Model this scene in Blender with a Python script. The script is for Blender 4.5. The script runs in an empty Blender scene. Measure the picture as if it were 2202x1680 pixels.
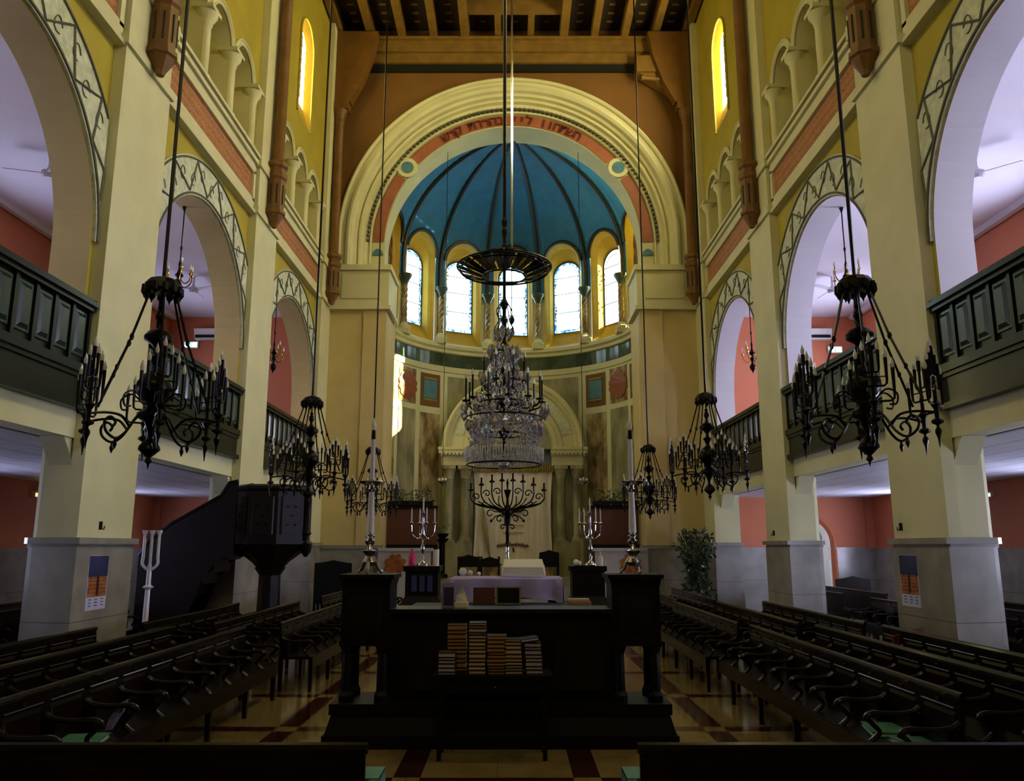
import bpy, math, random
from mathutils import Matrix, Vector
random.seed(7)
PI = math.pi
SC = bpy.context.scene
COL = SC.collection

# ------------------------------------------------------------------ materials
def lin(h):
    c = [int(h[i:i+2], 16)/255 for i in (0, 2, 4)]
    return tuple((v/12.92 if v <= .04045 else ((v+.055)/1.055)**2.4) for v in c) + (1,)

def mat(name, hexc, rough=.6, metal=0, var=.12, scale=6, bump=0, bscale=40, coat=0, hex2=None, trans=0, spec=.5, stretch=None):
    m = bpy.data.materials.new(name); m.use_nodes = True
    n, l = m.node_tree.nodes, m.node_tree.links
    p = n['Principled BSDF']
    tc = n.new('ShaderNodeTexCoord'); src = tc.outputs['Object']
    if stretch:
        mp = n.new('ShaderNodeMapping'); mp.inputs['Scale'].default_value = stretch
        l.new(src, mp.inputs[0]); src = mp.outputs[0]
    nz = n.new('ShaderNodeTexNoise'); nz.inputs['Scale'].default_value = scale; nz.inputs['Detail'].default_value = 4
    l.new(src, nz.inputs['Vector'])
    a = lin(hexc)
    if hex2: lo, hi = a, lin(hex2)
    else:
        lo = tuple(v*(1-var) for v in a[:3])+(1,); hi = tuple(min(1, v*(1+var)) for v in a[:3])+(1,)
    r = n.new('ShaderNodeValToRGB')
    r.color_ramp.elements[0].position = .35; r.color_ramp.elements[0].color = lo
    r.color_ramp.elements[1].position = .65; r.color_ramp.elements[1].color = hi
    l.new(nz.outputs['Fac'], r.inputs['Fac']); l.new(r.outputs['Color'], p.inputs['Base Color'])
    p.inputs['Roughness'].default_value = rough; p.inputs['Metallic'].default_value = metal
    p.inputs['Specular IOR Level'].default_value = spec
    if coat: p.inputs['Coat Weight'].default_value = coat; p.inputs['Coat Roughness'].default_value = .08
    if trans: p.inputs['Transmission Weight'].default_value = trans
    if bump:
        n2 = n.new('ShaderNodeTexNoise'); n2.inputs['Scale'].default_value = bscale
        l.new(src, n2.inputs['Vector'])
        b = n.new('ShaderNodeBump'); b.inputs['Strength'].default_value = bump; b.inputs['Distance'].default_value = .02
        l.new(n2.outputs['Fac'], b.inputs['Height']); l.new(b.outputs['Normal'], p.inputs['Normal'])
    return m

def emat(name, hexc, strength, hex2=None, scale=5):
    m = bpy.data.materials.new(name); m.use_nodes = True
    n, l = m.node_tree.nodes, m.node_tree.links
    for x in list(n):
        if x.type == 'BSDF_PRINCIPLED': n.remove(x)
    e = n.new('ShaderNodeEmission'); e.inputs['Strength'].default_value = strength
    e.inputs['Color'].default_value = lin(hexc)
    if hex2:
        tc = n.new('ShaderNodeTexCoord'); v = n.new('ShaderNodeTexVoronoi'); v.inputs['Scale'].default_value = scale
        r = n.new('ShaderNodeValToRGB'); r.color_ramp.elements[0].color = lin(hexc); r.color_ramp.elements[1].color = lin(hex2)
        r.color_ramp.elements[0].position = .45; r.color_ramp.elements[1].position = .75
        l.new(tc.outputs['Object'], v.inputs['Vector']); l.new(v.outputs['Distance'], r.inputs['Fac'])
        l.new(r.outputs['Color'], e.inputs['Color'])
    l.new(e.outputs[0], n['Material Output'].inputs['Surface'])
    return m

def nmath(n, l, op, a, b=None):
    m = n.new('ShaderNodeMath'); m.operation = op
    for i, v in enumerate((a, b)):
        if v is None: continue
        if isinstance(v, (int, float)): m.inputs[i].default_value = v
        else: l.new(v, m.inputs[i])
    return m.outputs[0]

def grid_mat(name, base, base2, dark, px, ox, wx, py=0, oy=0, wy=0, rough=.3, ax='X', ay='Y', bump=0, slab=0):
    m = mat(name, base, rough, hex2=base2, scale=2.2, bump=bump)
    n, l = m.node_tree.nodes, m.node_tree.links; p = n['Principled BSDF']
    tc = n.new('ShaderNodeTexCoord'); s = n.new('ShaderNodeSeparateXYZ'); l.new(tc.outputs['Object'], s.inputs[0])
    def band(o, pitch, off, w):
        v = nmath(n, l, 'ADD', o, -off + pitch/2 + pitch*50)
        v = nmath(n, l, 'MODULO', v, pitch); v = nmath(n, l, 'SUBTRACT', v, pitch/2)
        return nmath(n, l, 'LESS_THAN', nmath(n, l, 'ABSOLUTE', v), w)
    f = band(s.outputs[ax], px, ox, wx)
    if py:
        g = band(s.outputs[ay], py, oy, wy)
        f = nmath(n, l, 'ABSOLUTE', nmath(n, l, 'SUBTRACT', f, g)) if slab else nmath(n, l, 'MAXIMUM', f, g)
    mx = n.new('ShaderNodeMix'); mx.data_type = 'RGBA'
    old = p.inputs['Base Color'].links[0].from_socket
    l.new(f, mx.inputs['Factor']); l.new(old, mx.inputs['A']); mx.inputs['B'].default_value = lin(dark)
    res = mx.outputs['Result']
    if slab:   # thin joints inside the pale slabs
        j = nmath(n, l, 'MAXIMUM', band(s.outputs[ax], px/2, ox, .004), band(s.outputs[ay], py/2, oy, .004))
        m2 = n.new('ShaderNodeMix'); m2.data_type = 'RGBA'; l.new(nmath(n, l, 'MULTIPLY', j, .35), m2.inputs['Factor'])
        l.new(res, m2.inputs['A']); m2.inputs['B'].default_value = lin(dark); res = m2.outputs['Result']
    l.new(res, p.inputs['Base Color'])
    return m

def marks_mat(name, base, dark, rows=.17):
    """painted panel with rows of small illegible lettering strokes"""
    m = mat(name, base, .7, var=.1)
    n, l = m.node_tree.nodes, m.node_tree.links; p = n['Principled BSDF']
    tc = n.new('ShaderNodeTexCoord'); s = n.new('ShaderNodeSeparateXYZ'); l.new(tc.outputs['Object'], s.inputs[0])
    cb = n.new('ShaderNodeCombineXYZ'); l.new(s.outputs['Y'], cb.inputs[0]); l.new(s.outputs['Z'], cb.inputs[1])
    v = n.new('ShaderNodeTexNoise'); v.inputs['Scale'].default_value = 22; v.inputs['Detail'].default_value = 1
    l.new(cb.outputs[0], v.inputs['Vector'])
    a = nmath(n, l, 'GREATER_THAN', v.outputs['Fac'], .5)
    z = nmath(n, l, 'MODULO', nmath(n, l, 'ADD', s.outputs['Z'], 20), rows)
    b = nmath(n, l, 'LESS_THAN', nmath(n, l, 'ABSOLUTE', nmath(n, l, 'SUBTRACT', z, rows/2)), rows*.3)
    f = nmath(n, l, 'MULTIPLY', nmath(n, l, 'MULTIPLY', a, b), .6)
    mx = n.new('ShaderNodeMix'); mx.data_type = 'RGBA'; l.new(f, mx.inputs['Factor'])
    l.new(p.inputs['Base Color'].links[0].from_socket, mx.inputs['A']); mx.inputs['B'].default_value = lin(dark)
    l.new(mx.outputs['Result'], p.inputs['Base Color'])
    return m

M = {}
M['cream'] = mat('cream plaster', 'cecba0', .65, var=.05, scale=1.5)
M['yellow'] = mat('yellow plaster', 'a8982c', .7, var=.06, scale=1.5)
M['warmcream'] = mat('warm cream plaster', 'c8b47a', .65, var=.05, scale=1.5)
M['paleslab'] = mat('pale marble slab', 'b4b2b6', .3, var=.06, scale=3)
M['ochre'] = mat('ochre plaster', '704c18', .75, var=.1, scale=1)
M['stone'] = mat('grey green stone', 'c8ccb2', .7, var=.15, scale=9, bump=.5, bscale=30)
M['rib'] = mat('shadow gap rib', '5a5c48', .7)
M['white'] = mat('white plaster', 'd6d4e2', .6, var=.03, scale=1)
M['red'] = mat('salmon red plaster', 'be6e4a', .65, var=.05, scale=1.2)
M['orange'] = mat('terracotta paint', '98583a', .6, var=.12, scale=3)
M['frieze'] = marks_mat('lettered terracotta', 'aa7246', '744022')
M['marble'] = grid_mat('grey marble dado', '98958e', '84817b', '5f5c56', 50, 25, .001, .95, .95, .005, .22, ax='X', ay='Z')
M['floor'] = grid_mat('marble floor', '8c784c', '7a673c', '34140a', 1.51, -.89, .115, 1.93, 9.04, .11, .13, slab=1)
M['greenband'] = mat('dark green marble', '2c3b2e', .12, hex2='46584a', scale=2)
M['veined'] = mat('veined marble', '6f5a3a', .25, hex2='b9a878', scale=3.5, stretch=(1, 1, .5))
M['greymarble'] = mat('grey marble', '77735a', .25, hex2='a8a482', scale=2.2, stretch=(1, 1, .4))
M['blue'] = mat('blue dome paint', '1c6a9c', .6, var=.12, scale=3)
M['skyblue'] = mat('pale blue paint', '467888', .6)
M['darkrib'] = mat('dark rib', '15160f', .5)
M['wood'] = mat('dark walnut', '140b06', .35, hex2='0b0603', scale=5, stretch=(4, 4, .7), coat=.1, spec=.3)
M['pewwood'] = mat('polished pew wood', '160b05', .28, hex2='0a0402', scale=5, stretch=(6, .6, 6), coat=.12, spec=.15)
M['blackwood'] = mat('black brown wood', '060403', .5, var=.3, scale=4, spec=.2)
M['pulpit'] = mat('reddish dark wood', '1b0e10', .35, hex2='0e0708', scale=4, stretch=(4, 4, .6), spec=.2)
M['shaft'] = mat('brown painted shaft', '6e4a16', .55, var=.15, scale=3)
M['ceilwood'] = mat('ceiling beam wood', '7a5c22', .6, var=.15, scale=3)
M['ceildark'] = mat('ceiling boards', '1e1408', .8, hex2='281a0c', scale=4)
M['iron'] = mat('black bronze', '100d0a', .32, metal=.7, var=.2, scale=8)
M['brass'] = mat('brass', 'b08a3a', .25, metal=1)
M['silver'] = mat('silver', 'c8c8d0', .15, metal=1, var=.05)
M['crystal'] = mat('cut crystal', 'eef0fa', .04, metal=.6, var=.02, trans=.5, spec=.9)
M['bulb'] = mat('clear flame bulb', 'f0f0ea', .12, var=.02, trans=.25, spec=.8)
M['candle'] = mat('white candle tube', 'd8d4cc', .5, var=.03)
M['cloth'] = mat('lilac white cloth', 'a095cc', .8, var=.05, scale=3)
M['curtain'] = mat('white curtain', 'dcd4cc', .85, hex2='eee8e2', scale=2, stretch=(5, 1, .4))
M['gold'] = mat('gold fringe', '8f7a35', .6, var=.3, scale=20)
M['darkred'] = mat('dark red thread', '5a1712', .7)
M['panelred'] = mat('red brown panel', '552a1a', .5, var=.15)
M['leaf'] = mat('leaf green', '2c4418', .5, hex2='16260c', scale=10)
M['paleleaf'] = mat('pale leaf', '6f8040', .5, hex2='39481c', scale=10)
M['green'] = mat('balcony green wood', '0c1a15', .3, hex2='08120e', scale=4, stretch=(3, 3, .5), coat=.05, spec=.35)
M['greenpanel'] = mat('balcony panel', '18352f', .28, hex2='102722', scale=4, stretch=(3, 3, .5), coat=.3)
M['paper'] = mat('paper', 'd8d6d0', .7, var=.03)
M['page'] = mat('page edges', 'c4aa96', .8, hex2='b0947e', scale=30, stretch=(1, 1, 20))
M['pagelilac'] = mat('pale page edges', 'b8acc4', .8, hex2='a498b2', scale=30, stretch=(1, 1, 20))
M['pageorange'] = mat('tan page edges', 'b08454', .8, hex2='9a6c3e', scale=30, stretch=(1, 1, 20))
M['bookdark'] = mat('dark book cover', '1c100c', .5)
M['bookgreen'] = mat('green book cloth', '3f7a68', .5)
M['pink'] = mat('pink plastic', 'd0206a', .35)
M['navy'] = mat('navy print', '1b2050', .5, hex2='3a3d78', scale=3)
M['sunset'] = mat('orange print', '8e4a22', .5, hex2='b5793c', scale=9)
M['burnt'] = mat('dark print', '4a1c10', .5)
M['lilacpaper'] = mat('lilac paper', 'c4c4ec', .6, var=.03)
M['purple'] = mat('purple patterned silk', '6a5aa8', .6, hex2='a8a0dc', scale=14)
M['acrylic'] = mat('clear acrylic', 'c9b8e0', .1, trans=.5)
M['door'] = mat('pale painted door', 'c4c0a8', .5, var=.04)
M['screenblack'] = mat('black screen', '08080a', .2)
M['rosette'] = mat('brown rosette marble', 'a8683a', .35, hex2='7c4420', scale=8)
M['redmarble'] = mat('red rosette marble', '8e4c30', .4, var=.1)
M['redvelvet'] = mat('red velvet', '5a0f0c', .8)
M['boards'] = grid_mat('white boarded ceiling', 'c6c6d4', 'bcbccc', '4a4a5a', .62, 0, .012, rough=.5)
M['glass_apse'] = emat('apse stained glass daylight', 'eafcff', 4.0, 'a6e8ff', 3)
M['glass_lancet'] = emat('lancet stained glass daylight', 'fff4b0', 24.0, 'ffe08a', 4)
M['glass_lancet_sunny'] = emat('sunny lancet stained glass daylight', 'fff4c0', 62.0, 'ffe59a', 4)
M['glass_right'] = emat('right aisle window daylight', 'e2e4ff', 27.0, 'd0d8ff', 3)
M['glass_left'] = emat('left aisle window daylight', 'dcdcf4', 10.0, 'b4c2ff', 3)
M['glass_rear'] = emat('rear window daylight', 'fff4c8', 3.0)
M['glass_border'] = emat('apse stained glass border', 'd8faff', 1.1, '2f8fd0', 9)
M['amber'] = mat('amber plaster', 'bd9a28', .7, var=.08, scale=2)
def sun_glass():
    m = emat('sunlit stained glass', 'f2fff4', 4.0); n, l = m.node_tree.nodes, m.node_tree.links
    e = [x for x in n if x.type == 'EMISSION'][0]; t = n.new('ShaderNodeBsdfTransparent'); t.inputs[0].default_value = (1, .98, .8, 1); mx = n.new('ShaderNodeMixShader'); mx.inputs[0].default_value = .5
    l.new(e.outputs[0], mx.inputs[1]); l.new(t.outputs[0], mx.inputs[2]); l.new(mx.outputs[0], n['Material Output'].inputs['Surface']); return m
M['glass_sun'] = sun_glass()
M['exit'] = emat('lit sign face', 'c8fff0', 1.6)
M['lampglow'] = emat('warm lamp glow', 'ffd060', 3.0)
M['lamppale'] = emat('pale lamp face', 'fff0e8', 1.3)
M['marblewhite'] = mat('white enamel', 'cfcbd6', .25, var=.03)
M['darkglass'] = mat('dark blue glass', '04070c', .1, var=.3, trans=.15)

# ------------------------------------------------------------------ mesh builder
class MB:
    def __init__(s, M0=None): s.v = []; s.f = []; s.M = M0
    def add(s, vs, fs):
        b = len(s.v)
        s.v += [tuple(s.M @ Vector(p)) if s.M else tuple(p) for p in vs]
        s.f += [tuple(i+b for i in f) for f in fs]; return s
    def box(s, x0, x1, y0, y1, z0, z1, t=0, b=0):
        """t/b shrink the top / bottom in x and y"""
        vs = [(x0+b, y0+b, z0), (x1-b, y0+b, z0), (x1-b, y1-b, z0), (x0+b, y1-b, z0),
              (x0+t, y0+t, z1), (x1-t, y0+t, z1), (x1-t, y1-t, z1), (x0+t, y1-t, z1)]
        return s.add(vs, [(3, 2, 1, 0), (4, 5, 6, 7), (0, 1, 5, 4), (1, 2, 6, 5), (2, 3, 7, 6), (3, 0, 4, 7)])
    def quad(s, *p): return s.add(p, [tuple(range(len(p)))])
    def lathe(s, prof, c=(0, 0), n=16, a0=0, a1=2*PI):
        full = abs(a1-a0-2*PI) < 1e-6; k = n if full else n+1
        vs = []
        for r, z in prof:
            for i in range(k):
                a = a0+(a1-a0)*i/n; vs.append((c[0]+r*math.cos(a), c[1]+r*math.sin(a), z))
        fs = []
        for j in range(len(prof)-1):
            for i in range(n):
                i2 = (i+1) % k
                fs.append((j*k+i, j*k+i2, (j+1)*k+i2, (j+1)*k+i))
        if full:
            fs.append(tuple(range(k))[::-1]); fs.append(tuple((len(prof)-1)*k+i for i in range(k)))
        return s.add(vs, fs)
    def tube(s, pts, r, n=6, close=False):
        pts = [Vector(p) for p in pts]; m = len(pts)
        rs = r if isinstance(r, (list, tuple)) else [r]*m
        up = Vector((0, 0, 1)); vs = []; prev = None
        for i, p in enumerate(pts):
            if close: d = pts[(i+1) % m]-pts[i-1]
            else: d = pts[min(i+1, m-1)]-pts[max(i-1, 0)]
            if d.length < 1e-9: d = Vector((0, 0, 1))
            d.normalize()
            if prev is None:
                ref = up if abs(d.z) < .9 else Vector((1, 0, 0)); u = d.cross(ref).normalized()
            else:
                u = prev - d*prev.dot(d)
                u = u.normalized() if u.length > 1e-6 else d.cross(up).normalized()
            prev = u; w = d.cross(u)
            for k in range(n):
                a = 2*PI*k/n; vs.append(p+(u*math.cos(a)+w*math.sin(a))*rs[i])
        fs = []
        for i in range(m if close else m-1):
            j = (i+1) % m
            for k in range(n):
                k2 = (k+1) % n; fs.append((i*n+k, i*n+k2, j*n+k2, j*n+k))
        if not close: fs.append(tuple(range(n))[::-1]); fs.append(tuple((m-1)*n+k for k in range(n)))
        return s.add(vs, fs)
    def prism(s, pts, f0, f1):
        """outline pts (a,b) mapped by f0 (front) and f1 (back)"""
        n = len(pts)
        return s.add([f0(*p) for p in pts]+[f1(*p) for p in pts],
                     [tuple(range(n)), tuple(range(2*n-1, n-1, -1))]+[(i, (i+1) % n, n+(i+1) % n, n+i) for i in range(n)])
    def strip(s, A, B, close=False):
        n = len(A)
        return s.add(list(A)+list(B), [(i, (i+1) % n, n+(i+1) % n, n+i) for i in range(n if close else n-1)])
    def ball(s, c, r, n=8, sz=1):
        m = n//2+1
        pr = [(max(r*math.sin(PI*i/m), r*.02), c[2]-r*sz*math.cos(PI*i/m)) for i in range(m+1)]
        return s.lathe(pr, c[:2], n)
    def build(s, name, m, parent=None, smooth=False, kind=None, label=None):
        me = bpy.data.meshes.new(name); me.from_pydata([tuple(v) for v in s.v], [], s.f)
        me.validate(); me.materials.append(M[m] if isinstance(m, str) else m)
        if smooth: me.polygons.foreach_set('use_smooth', [True]*len(me.polygons)); me.set_sharp_from_angle(angle=.7)
        me.update()
        o = bpy.data.objects.new(name, me); COL.objects.link(o)
        if parent: o.parent = parent
        if kind: o['kind'] = kind
        if label: o['label'] = label
        return o

def thing(name, label, cat, loc=(0, 0, 0), rz=0, group=None):
    o = bpy.data.objects.new(name, None); COL.objects.link(o); o.empty_display_size = .1
    o.location = loc; o.rotation_euler = (0, 0, rz); o['label'] = label; o['category'] = cat
    if group: o['group'] = group
    return o
def tag(o, label, cat, group=None):
    o['label'] = label; o['category'] = cat
    if group: o['group'] = group
    return o
def W(root):
    """a mesh builder that takes world coordinates and stores them local to root"""
    m = Matrix.Translation(root.location) @ root.rotation_euler.to_matrix().to_4x4()
    return MB(m.inverted())
def dup_tree(o, parent=None):
    c = o.copy(); COL.objects.link(c)
    if parent: c.parent = parent
    for ch in list(o.children): dup_tree(ch, c)
    return c
GROUPS = {}
def dup(o, loc, rz=0, label=None, group=None):
    c = dup_tree(o); c.location = loc; c.rotation_euler = (0, 0, rz)
    if label: c['label'] = label
    if group: c['group'] = group
    return c
def struct(mb, name, m, parent=None, smooth=False):
    return mb.build(name, m, parent, smooth, kind=None if parent else 'structure')
def catmull(P, k=5):
    P = [Vector(p) for p in P]; out = []
    for i in range(len(P)-1):
        a, b, c, d = P[max(i-1, 0)], P[i], P[i+1], P[min(i+2, len(P)-1)]
        for j in range(k):
            t = j/k
            out.append(.5*((2*b)+(c-a)*t+(2*a-5*b+4*c-d)*t*t+(3*b-a-3*c+d)*t**3))
    return out+[P[-1]]
def arch(c, r, zs, n=20, a0=0, a1=PI):
    return [(c+r*math.cos(a0+(a1-a0)*i/n), zs+r*math.sin(a0+(a1-a0)*i/n)) for i in range(n+1)]
def arch_outline(c, r, zs, zb, n=20):
    return [(c+r, zb)]+arch(c, r, zs, n)+[(c-r, zb)]
def hole_panel(mb, f, a0, a1, z0, z1, holes):
    """rectangular wall a0..a1 x z0..z1 with round-arched holes (c, r, zs, zb); f maps (a,z) to 3D"""
    cur = a0
    for c, r, zs, zb in sorted(holes):
        if c-r > cur: mb.quad(f(cur, z0), f(c-r, z0), f(c-r, z1), f(cur, z1))
        if zb > z0: mb.quad(f(c-r, z0), f(c+r, z0), f(c+r, zb), f(c-r, zb))
        A = arch(c, r, zs, 32)[::-1]
        mb.strip([f(a, z) for a, z in A], [f(a, z1) for a, z in A])
        cur = c+r
    if a1 > cur: mb.quad(f(cur, z0), f(a1, z0), f(a1, z1), f(cur, z1))
def leaf(mb, c, q, rnd):
    u = Vector((rnd.gauss(0, 1), rnd.gauss(0, 1), rnd.gauss(0, 1))).normalized(); v = u.orthogonal().normalized()
    v.rotate(Matrix.Rotation(rnd.uniform(0, 6.28), 3, u)); c = Vector(c)
    mb.quad(c, c+u*q+v*q*.4, c+u*2*q, c+u*q-v*q*.4)
def letter_mesh(ch, cache={}):
    if ch not in cache:
        cu = bpy.data.curves.new('glyph', 'FONT'); cu.body = ch; cu.size = 1; cu.extrude = .02; cu.offset = .008; cu.align_x = 'CENTER'
        ob = bpy.data.objects.new('glyph', cu); COL.objects.link(ob)
        bpy.context.view_layer.update()
        dg = bpy.context.evaluated_depsgraph_get(); me = ob.evaluated_get(dg).to_mesh()
        if ch == 'ד':
            b_ = MB().box(-.3, .3, .42, .54, -.02, .02).box(.1, .22, 0, .42, -.02, .02); cache[ch] = (b_.v, b_.f)
        else: cache[ch] = ([tuple(v.co) for v in me.vertices], [tuple(p.vertices) for p in me.polygons])
        bpy.data.objects.remove(ob); bpy.data.curves.remove(cu)
    return cache[ch]

# ------------------------------------------------------------------ room constants (metres)
XP, XW, XB, XO = 5.60, 5.77, 6.3, 10.5       # pilaster face, nave wall, wall back, aisle outer wall
BAY = [8.2, 14.265, 20.3]; HW = 2.265; YR = -3.0; YF = 23.8
PIERS = [(4.45, 5.93), (10.5, 12.0), (16.53, 18.03)]
ZSPR, RARCH, ZTOP = 6.0, 2.2, 18.6
SIDES = ((-1, 'left'), (1, 'right'))

# floor
fl = MB(); fl.quad((-XO, YR, 0), (XO, YR, 0), (XO, YF+8, 0), (-XO, YF+8, 0)); struct(fl, 'floor', 'floor')

# nave ceiling
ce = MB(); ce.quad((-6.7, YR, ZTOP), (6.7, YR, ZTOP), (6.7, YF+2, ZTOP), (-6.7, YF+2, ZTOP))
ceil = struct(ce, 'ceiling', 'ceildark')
bm = MB()
for x in (-5.6, -4.6, -3.6, -2.57, 2.65, 3.62, 4.6, 5.6): bm.box(x-.11, x+.11, YR, YF, 18.1, 18.59)
for x in (-1.55, 1.65): bm.box(x-.13, x+.13, YR, YF, 18.06, 18.59)
for y in (22.35, 19.4, 16.4, 13.4, 10.4): bm.box(-1.42, 1.52, y-.09, y+.09, 18.2, 18.59)
for y in (22.35, 19.4, 16.4): 
    for x in (-.48, .58): bm.box(x-.1, x+.1, y+.09, y+1.45, 18.15, 18.59)
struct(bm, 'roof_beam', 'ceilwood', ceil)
bm = MB(); bm.box(-5.77, 5.77, YF-.35, YF, 17.62, 18.12).box(-5.77, 5.77, YF-.22, YF, 17.3, 17.62).box(-5.77, 5.77, YF-.45, YF, 18.0, 18.1)
struct(bm, 'wall_beam', 'ceilwood', ceil)
bm = MB()
for x in (-5.1, -4.1, -3.1, -2.06, -.98, .06, 1.1, 2.15, 3.13, 4.1, 5.1):
    for k in range(30):
        y = YF-.5-k*.42
        bm.box(x-.1, x+.1, y-.035, y+.035, 18.57, 18.6)
struct(bm, 'ceiling_stencil', 'ceilwood', ceil)
bm = MB(); bm.box(-5.77, 5.77, YF-.12, YF-.02, 17.05, 17.3); struct(bm, 'shade_strip', 'darkrib', ceil)  # near-black strip that paints the shade under the wall beam

# side walls of the nave
for s, side in SIDES:
    F = lambda y, z, x=XW: (s*x, y, z)
    wl = MB()
    hole_panel(wl, F, YR, YF, 3.95, 9.1, [(y, RARCH, ZSPR, 3.95) for y in BAY])
    wl.quad(F(YR, 9.1), F(YF, 9.1), F(YF, 10.35), F(YR, 10.35))
    trif = [(y+d, .54, 11.85, 10.35) for y in BAY for d in (-1.35, 0, 1.35)]
    hole_panel(wl, F, YR, YF, 10.35, 13.25, trif)
    lan = [(y, .62, 15.75, 13.4) for y in BAY]
    hole_panel(wl, F, YR, YF, 13.25, ZTOP, lan)
    w = struct(wl, 'wall_'+side, 'yellow')
    # arch reveals through the wall, gallery-side face
    rv = MB()
    for y in BAY:
        A = arch_outline(y, RARCH, ZSPR, 3.95, 32)
        rv.strip([F(a, z) for a, z in A], [F(a, z, XB) for a, z in A])
    hole_panel(rv, lambda y, z: F(y, z, XB), YR, YF, 3.95, 9.1, [(y, RARCH, ZSPR, 3.95) for y in BAY])
    struct(rv, 'arch_soffit', 'white' if s > 0 else 'warmcream', w, smooth=False)  # left soffits coloured warmer, painting in the light that falls on that side
    # decorated archivolts
    for y in BAY:
        ab = MB(); rb = MB()
        def ro(a, R): return min(R, 2.255/max(abs(math.cos(a)), 1e-6))
        n = 64; Aa = [PI*i/n for i in range(n+1)]
        o_ = lambda a, R, x: F(y+ro(a, R)*math.cos(a), ZSPR+ro(a, R)*math.sin(a), x)
        ab.strip([o_(a, 2.22, XW-.05) for a in Aa], [o_(a, 2.92, XW-.05) for a in Aa])
        ab.strip([o_(a, 2.92, XW-.05) for a in Aa], [o_(a, 2.92, XW+.01) for a in Aa])
        ab.strip([o_(a, 2.22, XW-.05) for a in Aa], [o_(a, 2.22, XW+.01) for a in Aa])
        struct(ab, 'archivolt', 'stone', w)
        for R in (2.26, 2.88):
            rb.tube([o_(a, R, XW-.06) for a in Aa if R < 2.5 or abs(math.cos(a))*R < 2.24], .02, 5)
        K = 17; zz = []
        for i in range(K+1):
            a = PI*(i+.5)/(K+1); R = 2.3 if i % 2 else 2.84
            if ro(a, R) < 2.3: continue
            zz.append(o_(a, R, XW-.06))
        for p, q in zip(zz, zz[1:]): rb.tube([p, q], .017, 4)
        for i in range(K+1):       # carved leaf motif inside each wedge
            a = PI*(i+1)/(K+1); R = 2.56 + (.06 if i % 2 else -.06)
            if ro(a, 2.8) < 2.75: continue
            cx, cz = y+R*math.cos(a), ZSPR+R*math.sin(a)
            rb.tube([F(cx+.09*math.cos(t)*(1-.25*math.sin(t)), cz+.12*math.sin(t), XW-.06) for t in [j*PI/5 for j in range(9)]], .008, 4)
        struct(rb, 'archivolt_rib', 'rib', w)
    # string course with lettered frieze, sill
    for (p, q) in ((5.93, 10.5), (12.0, 16.53), (18.03, 22.6)):
        b = MB()
        lo, hi = sorted((s*XW, s*(XW-.1))); b.box(lo, hi, p, q, 9.07, 9.36)
        lo, hi = sorted((s*XW, s*(XW-.15))); b.box(lo, hi, p, q, 9.03, 9.1)
        lo, hi = sorted((s*XW, s*(XW-.1))); b.box(lo, hi, p, q, 9.95, 10.2)
        b.box(lo, hi, p, p+.12, 9.3, 10.0); b.box(lo, hi, q-.12, q, 9.3, 10.0)
        lo, hi = sorted((s*XW, s*(XW-.16))); b.box(lo, hi, p, q, 10.17, 10.26)
        lo, hi = sorted((s*XW, s*(XW-.2))); b.box(lo, hi, p, q, 10.3, 10.37)
        struct(b, 'string_course', 'cream', w)
        b = MB(); lo, hi = sorted((s*XW, s*(XW-.04))); b.box(lo, hi, p+.12, q-.12, 9.36, 9.95)
        struct(b, 'lettered_frieze', 'frieze', w)
    # triforium: recesses, colonnettes, hood mouldings
    rc = MB(); rbk = MB()
    for c, r, zs, zb in trif:
        A = arch_outline(c, r, zs, zb, 32)
        rc.strip([F(a, z) for a, z in A], [F(a, z, XW+.45) for a, z in A])
        rc.quad(F(c-r, zb), F(c+r, zb), F(c+r, zb, XW+.45), F(c-r, zb, XW+.45))
        rbk.add([F(a, z, XW+.45) for a, z in A], [tuple(range(len(A)))])
    struct(rc, 'triforium_reveal', 'cream', w); struct(rbk, 'triforium_back', 'yellow', w)
    for y in BAY:
        hm = MB()
        for d in (-1.35, 0, 1.35):
            A = arch(y+d, .655, 11.85, 20)
            hm.tube([F(a, z, XW-.03) for a, z in A], .03, 6)
            A = arch(y+d, .555, 11.85, 20)
            hm.tube([F(a, z, XW-.03) for a, z in A], .025, 6)
            hm.strip([F(a, z, XW-.03) for a, z in arch(y+d, .54, 11.85, 20)], [F(a, z, XW-.03) for a, z in arch(y+d, .67, 11.85, 20)])
        struct(hm, 'triforium_hood', 'cream', w, True)
        for d in (-2.02, -.675, .675, 2.02):
            cm = MB(); cx, cy = s*(XW+.02), y+d
            cm.lathe([(.15, 10.37), (.15, 10.5), (.1, 10.56), (.1, 11.5), (.12, 11.55), (.12, 11.6), (.2, 11.72), (.22, 11.86)], (cx, cy), 12)
            cm.box(cx-.2, cx+.2, cy-.22, cy+.22, 11.8, 11.88)
            struct(cm, 'colonnette', 'cream', w, True)
    # lancet splays
    for k, y in enumerate(BAY):
        A = arch_outline(y, .62, 15.75, 13.4, 32); B = arch_outline(y, .42, 15.7, 13.95, 32)
        sp = MB(); sp.strip([F(a, z) for a, z in A], [F(a, z, XW+.15) for a, z in B], close=True)
        struct(sp, 'lancet_splay', 'amber', w)
        g = MB(); g.add([F(a, z, XW+.15) for a, z in B], [tuple(range(len(B)))])
        wn = struct(g, 'window_%d' % (20+k+(3 if s > 0 else 0)), 'glass_lancet_sunny' if s > 0 else 'glass_lancet')
        ld = MB()
        for z in (14.5, 14.9, 15.3, 15.7): ld.tube([F(y-.41, z, XW+.14), F(y+.41, z, XW+.14)], .012, 4)
        ld.tube([F(y, 14.1, XW+.14), F(y, 16.0, XW+.14)], .012, 4)
        struct(ld, 'leading', 'darkrib', wn)
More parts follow.
